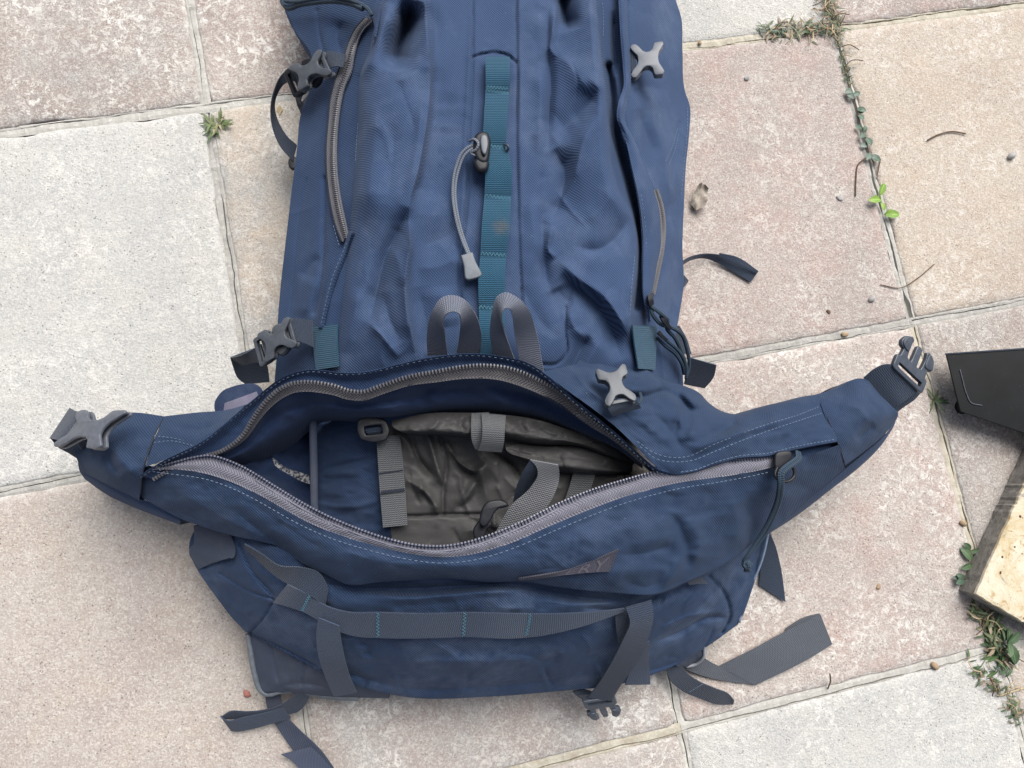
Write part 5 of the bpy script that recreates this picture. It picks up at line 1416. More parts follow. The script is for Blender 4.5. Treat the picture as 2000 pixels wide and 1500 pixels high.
# teal tabs
ribbon("webbing_tab", [(609, 638), (612, 670), (618, 722)], [(659, 633), (659, 665), (662, 716)], 'web_teal', pack, base=body_h, off=.006, n=24)
ribbon("webbing_tab", [(1234, 635), (1238, 668), (1246, 720)], [(1282, 638), (1281, 675), (1279, 722)], 'web_teal', pack, base=body_h, off=.010, n=24)

# ---- buckles
def half_loop(h): return h + [(x, -y) for x, y in reversed(h) if abs(y) > 1e-6]
FEM = [(.22, 0), (.19, .30), (.05, .60), (-.03, .86), (.02, 1.0), (.12, 1.0), (.22, .82), (.34, .52), (.46, .41), (.58, .43), (.68, .58), (.72, .80), (.76, .98), (.98, 1.0), (1.02, .86), (.94, .60), (.86, .34), (.83, 0)]
MALE_F = [(-.02, 0), (-.02, .9), (.03, 1.0), (.30, 1.0), (.34, .9), (.34, .84), (.60, .78), (.64, 1.0), (.74, 1.06), (.90, .92), (1.0, .62), (.96, .50), (.80, .56), (.46, .50), (.42, .30), (.44, .16), (.90, .13), (.93, 0)]
def affine(barA, barB, mouthA, mouthB):
    a, b, c, d = (np.asarray(W(np.array(p, float))) for p in (barA, barB, mouthA, mouthB))
    o = (a + b) / 2; X = (c + d) / 2 - o; Y = ((b - a) + (d - c)) / 4
    if np.cross(X, Y)[2] < 0: Y = -Y
    Z = np.cross(X, Y); Z /= np.linalg.norm(Z)
    m = Matrix.Identity(4)
    for i in range(3):
        m[i][0] = X[i]; m[i][1] = Y[i]; m[i][2] = Z[i]; m[i][3] = o[i]
    return m
def scaled_plate(name, loops, z0, z1, bev, mat, parent, m, dome=0.0):
    """outline in buckle units, thickness from z0 to z1 in metres"""
    X = Vector((m[0][0], m[1][0], m[2][0])).length; Y = Vector((m[0][1], m[1][1], m[2][1])).length
    mm = m.copy()
    for i in range(3): mm[i][0] /= X; mm[i][1] /= Y
    L = [[(p[0] * X * 1000, p[1] * Y * 1000) for p in lp] for lp in loops]
    zc = (z0 + z1) / 2 * 1000
    def warp(v):
        f = dome * 1000 * max(0, 1 - (v.y / (Y * 1000))**2)
        return Vector((v.x, v.y, v.z + zc + (f if z0 >= 0 else 0)))
    return plate(name, L, (z1 - z0) * 1000, bev * 1000, mat, parent, mm, warp)
def female(barA, barB, mouthA, mouthB, mat='plastic_grey'):
    m = affine(barA, barB, mouthA, mouthB)
    lp = smooth_loop(half_loop(FEM), 4, k_=.42)
    top = scaled_plate("buckle", [lp], .0014, .0042, .0007, mat, pack, m, dome=.0012)
    scaled_plate("buckle_base", [lp], -.0040, -.0014, .0006, mat, top, m)
    scaled_plate("buckle_core", [smooth_loop([(.26, -.36), (.6, -.34), (.6, .34), (.26, .36)], 3)], -.002, .002, .0003, mat, top, m)
    scaled_plate("buckle_bar", [smooth_loop([(.03, -.8), (.10, -.8), (.10, .8), (.03, .8)], 2, sharp=(0, 1, 2, 3))], -.0012, .0012, .0005, mat, top, m)
    for s in (-1, 1):
        scaled_plate("buckle_rail", [smooth_loop([(.74, s * .86), (.98, s * .90), (.98, s * .97), (.82, s * .97)], 3)], -.0022, .0022, .0006, mat, top, m)
    return top, m
def male(barA, barB, mouthA, mouthB, mat='plastic_slate', upto=None):
    m = affine(barA, barB, mouthA, mouthB)
    hole = [(.06, -.78), (.2, -.78), (.2, .78), (.06, .78)]
    top = scaled_plate("buckle", [smooth_loop(half_loop(MALE_F), 3, k_=.45), smooth_loop(hole, 2, sharp=(0, 1, 2, 3))], -.0026, .0026, .0011, mat, pack, m)
    for s in (-1, 1):
        scaled_plate("buckle_prong", [smooth_loop([(.62, s * .60), (.68, s * .98), (.88, s * .90), (.96, s * .62)], 4)], .0022, .0040, .0008, mat, top, m)
    return top, m

# top right
female((1236, 93, .166), (1232, 154, .166), (1290, 86, .172), (1297, 148, .172), 'plastic_pale')
ribbon("strap", [(1216, 98, .160), (1228, 97, .166), (1241, 98, .168)], [(1218, 142, .160), (1228, 141, .166), (1241, 139, .168)], 'web_black', pack, n=14)
# top left, closed
female((628, 100, .146), (652, 146, .150), (572, 134, .122), (588, 178, .128))
male((560, 143, .110), (578, 190, .110), (612, 112, .132), (632, 158, .132), 'plastic_black')
ribbon("strap", [(632, 102, .138), (646, 100, .142), (664, 104, .146), (676, 108, .148)], [(644, 134, .138), (650, 131, .142), (660, 130, .146), (670, 132, .148)], 'web_black', pack, n=14)
ribbon("strap", [(584, 140, .124), (570, 131, .120), (550, 146, .100), (536, 176, .080), (529, 212, .064), (533, 250, .054), (548, 286, .052), (572, 314, .055)],
       [(584, 166, .118), (572, 158, .108), (556, 164, .088), (542, 182, .070), (536, 206, .052), (546, 244, .040), (562, 268, .040), (580, 284, .045)], 'web_black', pack, n=60)
ribbon("strap", [(576, 174, .098), (578, 192, .080), (582, 208, .066), (590, 222, .060)], [(590, 186, .100), (588, 198, .088), (592, 204, .075), (606, 200, .075)], 'web_black', pack, n=24)
ribbon("strap", [(588, 222, .066), (604, 200, .090), (626, 176, .110), (648, 166, .122)], [(584, 206, .066), (602, 186, .088), (622, 160, .108), (640, 146, .120)], 'web_black', pack, n=24)
plate_px("slider_buckle", [smooth_loop([(566, 314), (574, 308), (580, 318), (574, 330), (567, 326)], 3)], .05, 5, 1.2, 'plastic_black', pack)
# lower left, closed
female((562, 620, .140), (586, 676, .140), (513, 654, .126), (520, 706, .126))
male((500, 664, .118), (512, 714, .118), (556, 628, .132), (572, 682, .132), 'plastic_grey')
ribbon("strap", [(556, 620, .136), (580, 622, .140), (611, 626, .146)], [(570, 664, .136), (588, 668, .140), (612, 678, .144)], 'web_black', pack, n=16)
ribbon("strap", [(450, 698, .060), (456, 717, .048), (465, 738, .040), (480, 750, .038)], [(508, 676, .085), (517, 696, .070), (523, 720, .058), (526, 746, .05)], 'web_black', pack, n=30)
ribbon("strap", [(450, 698, .060), (462, 696, .080), (490, 684, .100), (510, 672, .116)], [(462, 706, .056), (476, 712, .070), (500, 708, .090), (520, 706, .112)], 'web_black', pack, n=24)
# lower right, open female half lying on the fabric
bk, bm_ = female((1184, 794, .225), (1241, 783, .226), (1164, 728, .214), (1219, 716, .216))
ribbon("strap", [(1186, 795, .224), (1190, 804, .220), (1196, 812, .212)], [(1240, 776, .224), (1246, 786, .220), (1252, 796, .212)], 'web_black', pack, n=16)
tube("strap_keeper", [(1236, 790, .215), (1248, 788, .218), (1252, 778, .214), (1250, 768, .206)], .0015, 'cord_navy', pack, n=20)
# left wing: big open female half
female((110, 874, .122), (168, 803, .134), (203, 876, .164), (247, 806, .166), 'plastic_pale')
ribbon("strap", [(98, 856, .090), (106, 858, .112), (124, 862, .124), (150, 866, .122), (160, 880, .106)], [(137, 797, .096), (146, 802, .118), (160, 806, .130), (178, 812, .128), (196, 826, .112)], 'web_black', pack, n=40)
ribbon("strap", [(98, 856, .090), (112, 872, .080), (136, 886, .082), (158, 900, .086)], [(137, 797, .096), (152, 806, .086), (172, 816, .088), (200, 830, .098)], 'web_black', pack, n=30)
# right wing: male half
male((1743, 712, .128), (1797, 768, .118), (1768, 652, .128), (1824, 700, .120))
ribbon("strap", [(1686, 738, .112), (1705, 722, .120), (1726, 712, .126), (1752, 712, .128)], [(1742, 800, .108), (1760, 788, .114), (1776, 776, .116), (1792, 764, .118)], 'web_black', pack, n=30)
ribbon("strap", [(1738, 784, .104), (1752, 772, .106), (1770, 762, .108), (1790, 752, .110)], [(1750, 806, .096), (1766, 794, .098), (1786, 780, .100), (1802, 762, .106)], 'web_black', pack, n=24)

# right side: loop of strap, zip pull cords
ribbon("strap", [(1346, 698, .070), (1341, 725, .054), (1336, 750, .040)], [(1399, 713, .060), (1394, 735, .046), (1376, 758, .034)], 'web_black', pack, n=24)
ribbon("strap", [(1300, 640, .110), (1312, 660, .100), (1322, 690, .090)], [(1326, 636, .10), (1340, 660, .088), (1350, 692, .076)], 'web_black', pack, n=20)
for P in ([(1270, 596, .172), (1276, 616, .170), (1292, 634, .160), (1312, 640, .150), (1330, 652, .135), (1342, 684, .118), (1346, 716, .105), (1341, 736, .10)],
          [(1272, 598, .174), (1290, 612, .172), (1304, 626, .160), (1302, 640, .150), (1318, 660, .135), (1332, 690, .118), (1341, 720, .106), (1340, 740, .10)],
          [(1284, 660, .150), (1300, 676, .142), (1318, 690, .128), (1332, 712, .114), (1336, 730, .10)],
          [(1286, 650, .152), (1306, 668, .146), (1324, 684, .130), (1336, 704, .116), (1338, 728, .10)]):
    tube("pull_cord", P, .0019, 'cord_navy', pack, n=60)
ribbon("zipper_slider", [(1264, 578, .176), (1265, 588, .178), (1267, 598, .176)], [(1273, 574, .174), (1274, 584, .176), (1275, 594, .174)], 'plastic_black', pack, n=10, thick=.003)
ribbon("zipper_slider", [(1288, 618, .168), (1296, 632, .166), (1308, 644, .160)], [(1294, 612, .168), (1302, 626, .166), (1311, 640, .160)], 'plastic_black', pack, n=10, thick=.0025)
ribbon("zipper_slider", [(1284, 650, .158), (1292, 660, .156), (1300, 666, .152)], [(1288, 646, .158), (1296, 656, .156), (1304, 662, .152)], 'plastic_black', pack, n=10, thick=.0025)

# lid zip slider with cord and knot
sl = plate_px("zipper_slider", [smooth_loop([(1516, 888), (1530, 884), (1542, 886), (1540, 906), (1534, 920), (1520, 920), (1514, 908)], 4)], .187, 5, 1.5, 'plastic_black', pack)
tube("pull_ring", [(1518, 912, .192), (1514, 928, .193), (1522, 938, .193), (1540, 940, .192), (1551, 930, .191), (1550, 914, .191), (1544, 904, .191)], .0017, 'plastic_black', sl, n=40)
for P in ([(1560, 884, .186), (1562, 896, .190), (1552, 906, .193), (1540, 914, .195), (1530, 924, .196), (1528, 945, .192), (1524, 975, .176), (1512, 1008, .160), (1496, 1040, .146), (1478, 1066, .138), (1462, 1086, .134), (1456, 1096, .132)],
          [(1556, 882, .186), (1556, 894, .190), (1546, 902, .193), (1535, 910, .195), (1523, 922, .196), (1522, 945, .192), (1518, 975, .176), (1506, 1008, .160), (1488, 1042, .147), (1470, 1070, .139), (1458, 1088, .135), (1452, 1096, .132)]):
    tube("pull_cord", P, .0020, 'cord_navy', sl, n=80)
kp = W(1459, 1103, .132)
for q_, (ax, ay, az, rr) in enumerate(((1, .2, .3, .0036), (.2, 1, .4, .0034), (.5, -.6, .8, .0032), (-.7, .5, .5, .0030))):
    z_ = Vector((ax, ay, az)).normalized(); x_ = z_.orthogonal().normalized(); y_ = z_.cross(x_)
    ring_ = [tuple(Vector(kp) + (x_ * math.cos(a_) + y_ * math.sin(a_)) * rr + z_ * .0012 * math.sin(2 * a_ + q_)) for a_ in np.linspace(0, 2 * math.pi, 20)]
    tube("cord_knot", ring_, .0021, 'cord_navy', sl, n=40, world_pts=True)
for dx_, dy_ in ((-3, 12), (4, 11)):
    tube("cord_end", [(1459, 1104, .132), (1459 + dx_ * .6, 1110, .131), (1459 + dx_, 1104 + dy_, .129)], .0019, 'cord_navy', sl, n=12)

# velcro tab at the left
vt = plate_px("fastening_tab", [smooth_loop([(424, 806), (422, 785), (438, 764), (470, 753), (498, 752), (511, 764), (503, 778), (470, 800), (446, 810)], 5)], .130, 3, 1.0, 'binding', pack)
plate_px("hook_patch", [smooth_loop([(438, 800), (440, 788), (500, 766), (503, 774), (492, 796), (442, 808)], 3, sharp=(1, 2, 4))], .1325, 1.6, .4, 'velcro', vt)

# logo patch folded over the lid's edge
pa = [(1013, 1129), (1060, 1122), (1110, 1112), (1160, 1093), (1208, 1072)]; pb = [(1014, 1133), (1060, 1128), (1110, 1122), (1152, 1118), (1190, 1116)]
fabric('patch', (.046, .046, .064), period=.0015, dust=.3, dustcol=(.075, .072, .092))
simple_noise('patch_letters', (.082, .076, .094), (.10, .092, .11), 300, bump=.0004)
patch = ribbon("logo_patch", pa, pb, 'patch', pack, base=lidf, off=.004, n=40, thick=.0014)
A3 = W(spl([h_of(p, lidf, .004) for p in pa], 60)); B3 = W(spl([h_of(p, lidf, .004) for p in pb], 60))
fc = bpy.data.curves.new("lettering", 'FONT'); fc.body = "ERY"; fc.size = 1.0; fc.extrude = .0; fc.space_character = 1.15
to = bpy.data.objects.new("lettering", fc); COL.objects.link(to)
me = bpy.data.meshes.new_from_object(to.evaluated_get(bpy.context.evaluated_depsgraph_get()))
bpy.data.objects.remove(to)
bm = bmesh.new(); bm.from_mesh(me)
bmesh.ops.subdivide_edges(bm, edges=bm.edges, cuts=2)
xs = [v.co.x for v in bm.verts]; ysv = [v.co.y for v in bm.verts]; x0, x1, y0, y1 = min(xs), max(xs), min(ysv), max(ysv)
Nn = np.array([0, 0, 1.0])
for v in bm.verts:
    f = .50 + .43 * (v.co.x - x0) / (x1 - x0); g = 1.0 - (.02 + .75 * (v.co.y - y0) / (y1 - y0))
    i = min(58, int(f * 59)); r_ = f * 59 - i
    pa_ = A3[i] * (1 - r_) + A3[i + 1] * r_; pb_ = B3[i] * (1 - r_) + B3[i + 1] * r_
    q = pa_ * (1 - g) + pb_ * g
    v.co = (q[0], q[1], q[2] + .0016)
bm.to_mesh(me); bm.free()
me.materials.clear(); me.materials.append(MAT['patch_letters'])
le = bpy.data.objects.new("lettering", me); COL.objects.link(le); le.parent = patch
dashes("stitching", [[(p[0] * .93 + q[0] * .07 , p[1] * .9 + q[1] * .1 + 1) for p, q in zip(pa[2:], pb[2:])], [(1203, 1079), (1190, 1111)]], 'thread_dark', patch, base=lidf, off=.0062, dash=.002, gap=.0015, width=.0005)

# dark ladder webbing across the lower end
wA = [(562, 1141), (600, 1160), (640, 1184), (680, 1195), (740, 1196), (850, 1198), (905, 1196), (1000, 1198), (1100, 1198), (1180, 1193), (1220, 1188)]
wB = [(534, 1176), (596, 1196), (648, 1226), (690, 1241), (740, 1245), (850, 1245), (905, 1243), (1000, 1246), (1062, 1240), (1132, 1224), (1218, 1194)]
n = 140
a = spl(wA, n); b = spl(wB, n); cc = (a + b) / 2
ha = LB(a[:, 0], a[:, 1]) + .010; hb = LB(b[:, 0], b[:, 1]) + .010
tx = np.array([540, 597, 738, 907, 1030, 1220]); lift = np.zeros(n)
for i in range(n):
    k = np.searchsorted(tx, cc[i, 0]) - 1
    if 0 <= k < 5: lift[i] = .004 * math.sin(math.pi * (cc[i, 0] - tx[k]) / (tx[k + 1] - tx[k]))
lad = ribbon3("webbing_ladder", W(a[:, 0], a[:, 1], ha + lift), W(b[:, 0], b[:, 1], hb + lift), 'web_slate', pack, .0016)
tk = []
for (xa, ya), (xb, yb) in (((605, 1163), (590, 1193)), ((738, 1197), (738, 1244)), ((908, 1197), (905, 1243)), ((1036, 1200), (1028, 1241))):
    h_ = float(LB(np.array([(xa + xb) / 2.]), np.array([(ya + yb) / 2.]))[0]) + .0118
    hA = float(LB(np.array([float(xa)]), np.array([float(ya)]))[0]) + .0118; hB = float(LB(np.array([float(xb)]), np.array([float(yb)]))[0]) + .0118
    tk.append((W(xa, ya, hA), W(xb, yb, hB)))
bartack("bar_tack", tk, 'thread_teal', lad, n=7, r=.0003, amp=.0017)

# compression straps, left: comes from under the lid, crosses, hangs down
ribbon("compression_strap", [(478, 1062, .150), (512, 1082, .152), (545, 1104, .158), (590, 1108, .168), (622, 1118, .170), (640, 1150, .168), (636, 1178, .163)],
       [(482, 1072, .138), (512, 1102, .138), (540, 1126, .146), (572, 1146, .156), (600, 1160, .162), (624, 1176, .163), (634, 1186, .16)], 'web_black', pack, n=60)
ribbon("compression_strap", [(622, 1206, .162), (618, 1240, .150), (622, 1280, .132), (634, 1318, .108), (652, 1360, .080)],
       [(662, 1222, .162), (668, 1260, .146), (676, 1296, .128), (686, 1328, .105), (697, 1352, .085)], 'web_slate', pack, n=50)
# right: folded over the ladder, down to the buckle, with its loose end
ribbon("compression_strap", [(1201, 1196, .158), (1203, 1225, .150), (1208, 1255, .140)], [(1228, 1188, .160), (1230, 1220, .152), (1226, 1245, .142)], 'web_black', pack, n=20)
ribbon("compression_strap", [(1222, 1186, .172), (1230, 1215, .172), (1216, 1250, .160), (1196, 1290, .135), (1172, 1330, .100), (1148, 1362, .070)],
       [(1272, 1172, .172), (1276, 1205, .172), (1266, 1245, .160), (1246, 1290, .138), (1214, 1335, .104), (1194, 1368, .070)], 'web_black', pack, n=60)
ribbon("compression_strap", [(1262, 1254, .150), (1240, 1290, .125), (1226, 1320, .104), (1221, 1337, .094)], [(1268, 1252, .150), (1267, 1290, .122), (1269, 1315, .104), (1270, 1336, .094)], 'web_slate', pack, n=30)
male((1139, 1368, .068), (1198, 1360, .068), (1154, 1404, .050), (1212, 1392, .050))
ribbon("compression_strap", [(1140, 1366, .066), (1126, 1358, .058), (1118, 1350, .06)], [(1190, 1362, .066), (1160, 1352, .06), (1140, 1346, .062)], 'web_black', pack, n=14)
ribbon("webbing_tab", [(1340, 1132, .150), (1352, 1128, .147), (1366, 1122, .142)], [(1346, 1142, .145), (1362, 1140, .140), (1384, 1140, .132)], 'web_black', pack, n=14)

# straps lying on the paving
ribbon("harness_strap", [(1250, 560, .008), (1310, 526, .022), (1352, 500, .020), (1372, 496, .014), (1408, 498, .010), (1442, 508, .008), (1481, 530, .006)],
       [(1254, 570, .008), (1314, 532, .020), (1352, 507, .016), (1374, 504, .006), (1400, 513, .004), (1424, 526, .004), (1466, 551, .004)], 'web_black', pack, n=40)
ribbon("harness_strap", [(1405, 494, .016), (1440, 502, .018), (1481, 529, .010)], [(1404, 500, .014), (1440, 510, .016), (1478, 534, .008)], 'web_slate', pack, n=20)
ribbon("harness_strap", [(1250, 520, .008), (1310, 530, .010), (1336, 538, .008), (1344, 548, .005)], [(1250, 580, .008), (1310, 570, .010), (1334, 562, .008), (1343, 551, .005)], 'web_black', pack, n=10)
ribbon("harness_strap", [(1420, 985, .012), (1490, 1020, .016), (1512, 1060, .014), (1524, 1105, .008), (1534, 1176, .004)], [(1390, 1015, .012), (1462, 1040, .016), (1484, 1085, .012), (1485, 1118, .007), (1482, 1142, .004)], 'web_black', pack, n=24)
ribbon("elastic_strap", [(1240, 1250, .010), (1340, 1308, .010), (1380, 1322, .006), (1424, 1331, .004), (1474, 1337, .003)], [(1270, 1215, .010), (1362, 1276, .012), (1390, 1294, .008), (1420, 1308, .005), (1472, 1335, .0045)], 'elastic', pack, n=24)
ribbon("elastic_strap", [(1404, 1301, .006), (1470, 1268, .010), (1536, 1232, .007), (1602, 1200, .004)], [(1474, 1338, .004), (1530, 1312, .006), (1580, 1286, .005), (1625, 1258, .003)], 'elastic', pack, n=40)
ribbon("elastic_strap", [(1534, 1228, .004), (1570, 1206, .004), (1600, 1198, .002)], [(1540, 1236, .003), (1574, 1216, .003), (1604, 1204, .002)], 'elastic', pack, n=10)
tabr = ribbon("webbing_tab", [(1270, 1260, .028), (1300, 1308, .03), (1310, 1330, .022), (1328, 1346, .016), (1368, 1364, .010), (1400, 1375, .006), (1432, 1375, .004)],
       [(1305, 1255, .030), (1330, 1300, .034), (1346, 1318, .030), (1364, 1330, .028), (1398, 1345, .026), (1424, 1356, .020), (1434, 1368, .012)], 'web_black', pack, n=40)
bartack("bar_tack", [(W(1345, 1352, .0165), W(1372, 1336, .0285))], 'thread_pale', tabr, n=7, r=.0003, amp=.0007)
# bottom left: loop tab and the belt strap
tabl = ribbon("webbing_tab", [(610, 1295, .045), (586, 1336, .048), (572, 1360, .040), (548, 1376, .032), (520, 1386, .028), (480, 1390, .026), (448, 1390, .025), (432, 1400, .02)],
       [(635, 1300, .042), (609, 1344, .044), (600, 1370, .034), (584, 1388, .024), (556, 1396, .02), (500, 1402, .018), (462, 1404, .016), (436, 1404, .016)], 'web_black', pack, n=50)
ribbon("webbing_tab", [(431, 1398, .020), (440, 1406, .022), (480, 1400, .024), (530, 1389, .028), (553, 1382, .030)], [(452, 1427, .006), (460, 1428, .007), (492, 1423, .010), (530, 1413, .014), (568, 1402, .018)], 'web_slate', pack, n=30)
ribbon("harness_strap", [(530, 1290, .012), (518, 1350, .016), (523, 1383, .012), (540, 1417, .008), (557, 1443, .006), (574, 1467, .005), (590, 1490, .005)],
       [(562, 1290, .012), (548, 1350, .016), (556, 1392, .018), (582, 1423, .016), (608, 1447, .014), (628, 1467, .012), (652, 1500, .010)], 'dark_base', pack, n=40)
ribbon("harness_strap", [(549, 1473, .010), (575, 1490, .012), (590, 1512, .014), (600, 1560, .012)], [(608, 1458, .014), (628, 1478, .016), (650, 1504, .016), (680, 1560, .012)], 'dark_base', pack, n=20)
# binding cords at the very top left corner
tube("lid_binding", [(590, -60, .10), (560, -20, .085), (552, 4, .082), (562, 16, .086), (582, 10, .100), (612, 5, .118), (650, 2, .140), (688, 8, .160), (708, 16, .175)], .0028, 'cord_navy', pack, n=60)
tube("lid_binding", [(556, 2, .09), (580, 3, .104), (612, -2, .122), (650, -5, .144), (690, 2, .166), (722, 22, .180), (726, 30, .18)], .002, 'cord_navy', pack, n=60)

# ------------------------------------------------------------------ stray things at the right edge
# black sheet-metal tray lying on the paving, a corner of it in the picture
def quadpts(L, h): return [tuple(W(p[0], p[1], h)) for p in L]
tray = empty("metal_tray", tuple(W(1930, 760, 0)), "black scuffed metal tray with an angled corner beside the open buckle", "tray")
out = [(1848, 691), (2180, 668), (2200, 960), (2000, 845), (1876, 803)]
tray_pl = plate_px("tray_plate", [out], .030, 2.2, .6, 'black_metal', tray)
tube("pressed_ridge", [(1875, 722, .0318), (1880, 742, .0318), (1888, 770, .0318), (1896, 786, .0318), (1918, 792, .0318)], .0007, 'plastic_grey', tray, n=40, seg=6)
q = [W(p[0], p[1], .031) for p in [(1846, 691), (2000, 680), (2180, 668)]]
ribbon("tray_rim", [(1846, 690, .0325), (2000, 679.5, .0325), (2180, 667, .0325)], [(1846, 692.5, .0318), (2000, 682, .0318), (2180, 670, .0318)], 'plastic_slate', tray, n=12, thick=.0008)
for a_, b_ in (((1900, 800), (1920, 780)), ((2120, 700), (2140, 720))):
    lo = W((a_[0] + b_[0]) / 2, (a_[1] + b_[1]) / 2, .029)
    bmv = bmesh.new(); bmesh.ops.create_cone(bmv, cap_ends=True, segments=14, radius1=.009, radius2=.007, depth=lo[2] - .001)
    me = bpy.data.meshes.new("foot"); bmv.to_mesh(me); bmv.free(); me.materials.append(MAT['plastic_black'])
    f_ = bpy.data.objects.new("foot", me); COL.objects.link(f_); f_.parent = tray
    f_.matrix_parent_inverse = Matrix.Translation(-tray.location); f_.location = (lo[0], lo[1], (lo[2] - .001) / 2 + .0005)

# weathered timber block with a worn yellow face
blk = empty("timber_block", tuple(W(1960, 1120, 0)), "weathered timber block with worn yellow top at the right edge", "timber")
hB = .030
topL = [(1908, 1164), (1985, 1010), (2016, 946), (2140, 700), (2400, 830), (2200, 1290), (2000, 1204)]
topL = [(1906, 1160), (1977, 1000), (2003, 945), (2110, 710), (2380, 850), (2190, 1310), (2002, 1216)]
T = np.array(quadpts(topL, hB)); Bt = T.copy()
# the block stands upright: its base is seen at these photo points for the near corner
base_corner = W(1878, 1164, .0)
Bt[:, 2] = .001
cxy = T.mean(0)
def jitter(a, b, n, amp, seed):
    r = random.Random(seed); out = []
    for i in range(n):
        f = i / n; p = a * (1 - f) + b * f
        out.append(p + np.array([r.uniform(-amp, amp), r.uniform(-amp, amp), r.uniform(-amp, amp) * .7]))
    return out
ring_t = []
for i in range(len(T)): ring_t += jitter(T[i], T[(i + 1) % len(T)], 14, .0008, i)
ring_t = np.array(ring_t)
ring_b = ring_t.copy(); ring_b[:, 2] = .001
ring_c = ring_t.copy(); ring_c[:, 2] -= .003; ring_c[:, :2] += (ring_c[:, :2] - cxy[:2]) * .006
mids = []
for f in (.35, .7):
    m_ = ring_c * (1 - f) + ring_b * f
    r = random.Random(5)
    for k in range(len(m_)): m_[k, :2] += np.array([r.uniform(-1, 1), r.uniform(-1, 1)]) * .0006
    mids.append(m_)
N = len(ring_t)
V = list(ring_c) + list(mids[0]) + list(mids[1]) + list(ring_b)
F = []
for k in range(3):
    for i in range(N): F.append((k * N + i, k * N + (i + 1) % N, (k + 1) * N + (i + 1) % N, (k + 1) * N + i))
F.append(tuple(3 * N + i for i in range(N)))
mesh_obj("timber_side", V, F, 'weathered_wood', blk, False, fixn=True)
inner = cxy + (ring_t - cxy) * .975; inner[:, 2] = hB + .0006
V = list(ring_c) + list(ring_t) + list(inner)
F = []
for k in range(2):
    for i in range(N): F.append((k * N + i, k * N + (i + 1) % N, (k + 1) * N + (i + 1) % N, (k + 1) * N + i))
F.append(tuple(2 * N + i for i in range(N)))
mesh_obj("worn_face", V, F, 'worn_yellow_face', blk, False, fixn=True)

# ------------------------------------------------------------------ small plants in the joints
def blade(base, d, length, width, lift, curl, n=5, yaw=0.0, fold=.25):
    """one leaf as a folded, bending strip: returns verts, faces, uv"""
    d = np.array([math.cos(d), math.sin(d), 0.0]); s = np.array([-d[1], d[0], 0.0])
    V = []; F = []; U = []
    p = np.array(base, float); ang = lift
    for i in range(n + 1):
        f = i / n
        w = width * (math.sin(math.pi * (f * .86 + .10)) ** .8) * .5 if i < n else width * .03
        up = np.array([0, 0, 1.0]) * math.cos(ang) - d * math.sin(ang)
        V += [p - s * w + up * w * fold, p.copy(), p + s * w + up * w * fold]
        U += [(0, f), (.5, f), (1, f)]
        p = p + (d * math.cos(ang) + np.array([0, 0, 1.0]) * math.sin(ang)) * length / n
        ang -= curl / n
        if p[2] < .001: p[2] = .001
        if i:
            o = (i - 1) * 3
            F += [(o, o + 1, o + 4, o + 3), (o + 1, o + 2, o + 5, o + 4)]
    return V, F, U
def merge(parts):
    V = []; F = []; U = []
    for v, f, u in parts:
        b = len(V); V += list(v); U += list(u); F += [tuple(i + b for i in q) for q in f]
    return V, F, U
def tuft(name, px, py, label, cat, blades, mat, spread=.004, L=(.012, .028), Wd=(.0016, .0032), lift=(.2, 1.1), seed=0, dirs=(0, 6.28), mat2=None, n2=0, group=None):
    r = random.Random(seed); o = W(px, py, 0.0)
    root = empty(name, tuple(o), label, cat, group)
    def one():
        b = o + np.array([r.uniform(-1, 1) * spread, r.uniform(-1, 1) * spread, -.002])
        return blade(b, r.uniform(*dirs), r.uniform(*L), r.uniform(*Wd), r.uniform(*lift), r.uniform(.4, 1.6))
    V, F, U = merge([one() for _ in range(blades)])
    mesh_obj("foliage", V, F, mat, root, True, U)
    if n2:
        V, F, U = merge([one() for _ in range(n2)])
        mesh_obj("dry_foliage", V, F, mat2, root, True, U)
    return root
def stem_plant(name, path, label, cat, leaves, mat, r0=.0007, stemmat='twig', leafL=.011, leafW=.007, group=None, seed=0):
    """creeping plant: stem along photo points, leaves given as (t, direction degrees in picture, scale)"""
    r = random.Random(seed)
    o = W(path[0][0], path[0][1], 0.0)
    root = empty(name, tuple(o), label, cat, group)
    P = W(spl([(p[0], p[1], p[2] if len(p) > 2 else .003) for p in path], 60))
    tube("stem", [(p[0], p[1], p[2] if len(p) > 2 else .003) for p in path], r0, stemmat, root, n=40, seg=5)
    for t_, deg, sc in leaves:
        b = P[min(59, int(t_ * 59))]
        V, F, U = blade(b, math.radians(deg) - .2, leafL * sc, leafW * sc, r.uniform(.15, .6), r.uniform(.3, .9), n=5, fold=.35)
        mesh_obj("leaf", V, F, mat, root, True, U)
    return root

tuft("grass_tuft", 424, 246, "bright green grass tuft sprouting at the slab corner left of the backpack", "grass", 38, 'leaf_grass', .006, (.008, .021), (.0014, .0032), (.15, 1.0), 3, mat2='leaf_dry', n2=5)
tuft("grass_tuft", 1825, 782, "small pale green sprout in the joint below the open buckle on the right", "weed", 11, 'leaf_weed', .0015, (.012, .022), (.0018, .0034), (.1, .5), 5)
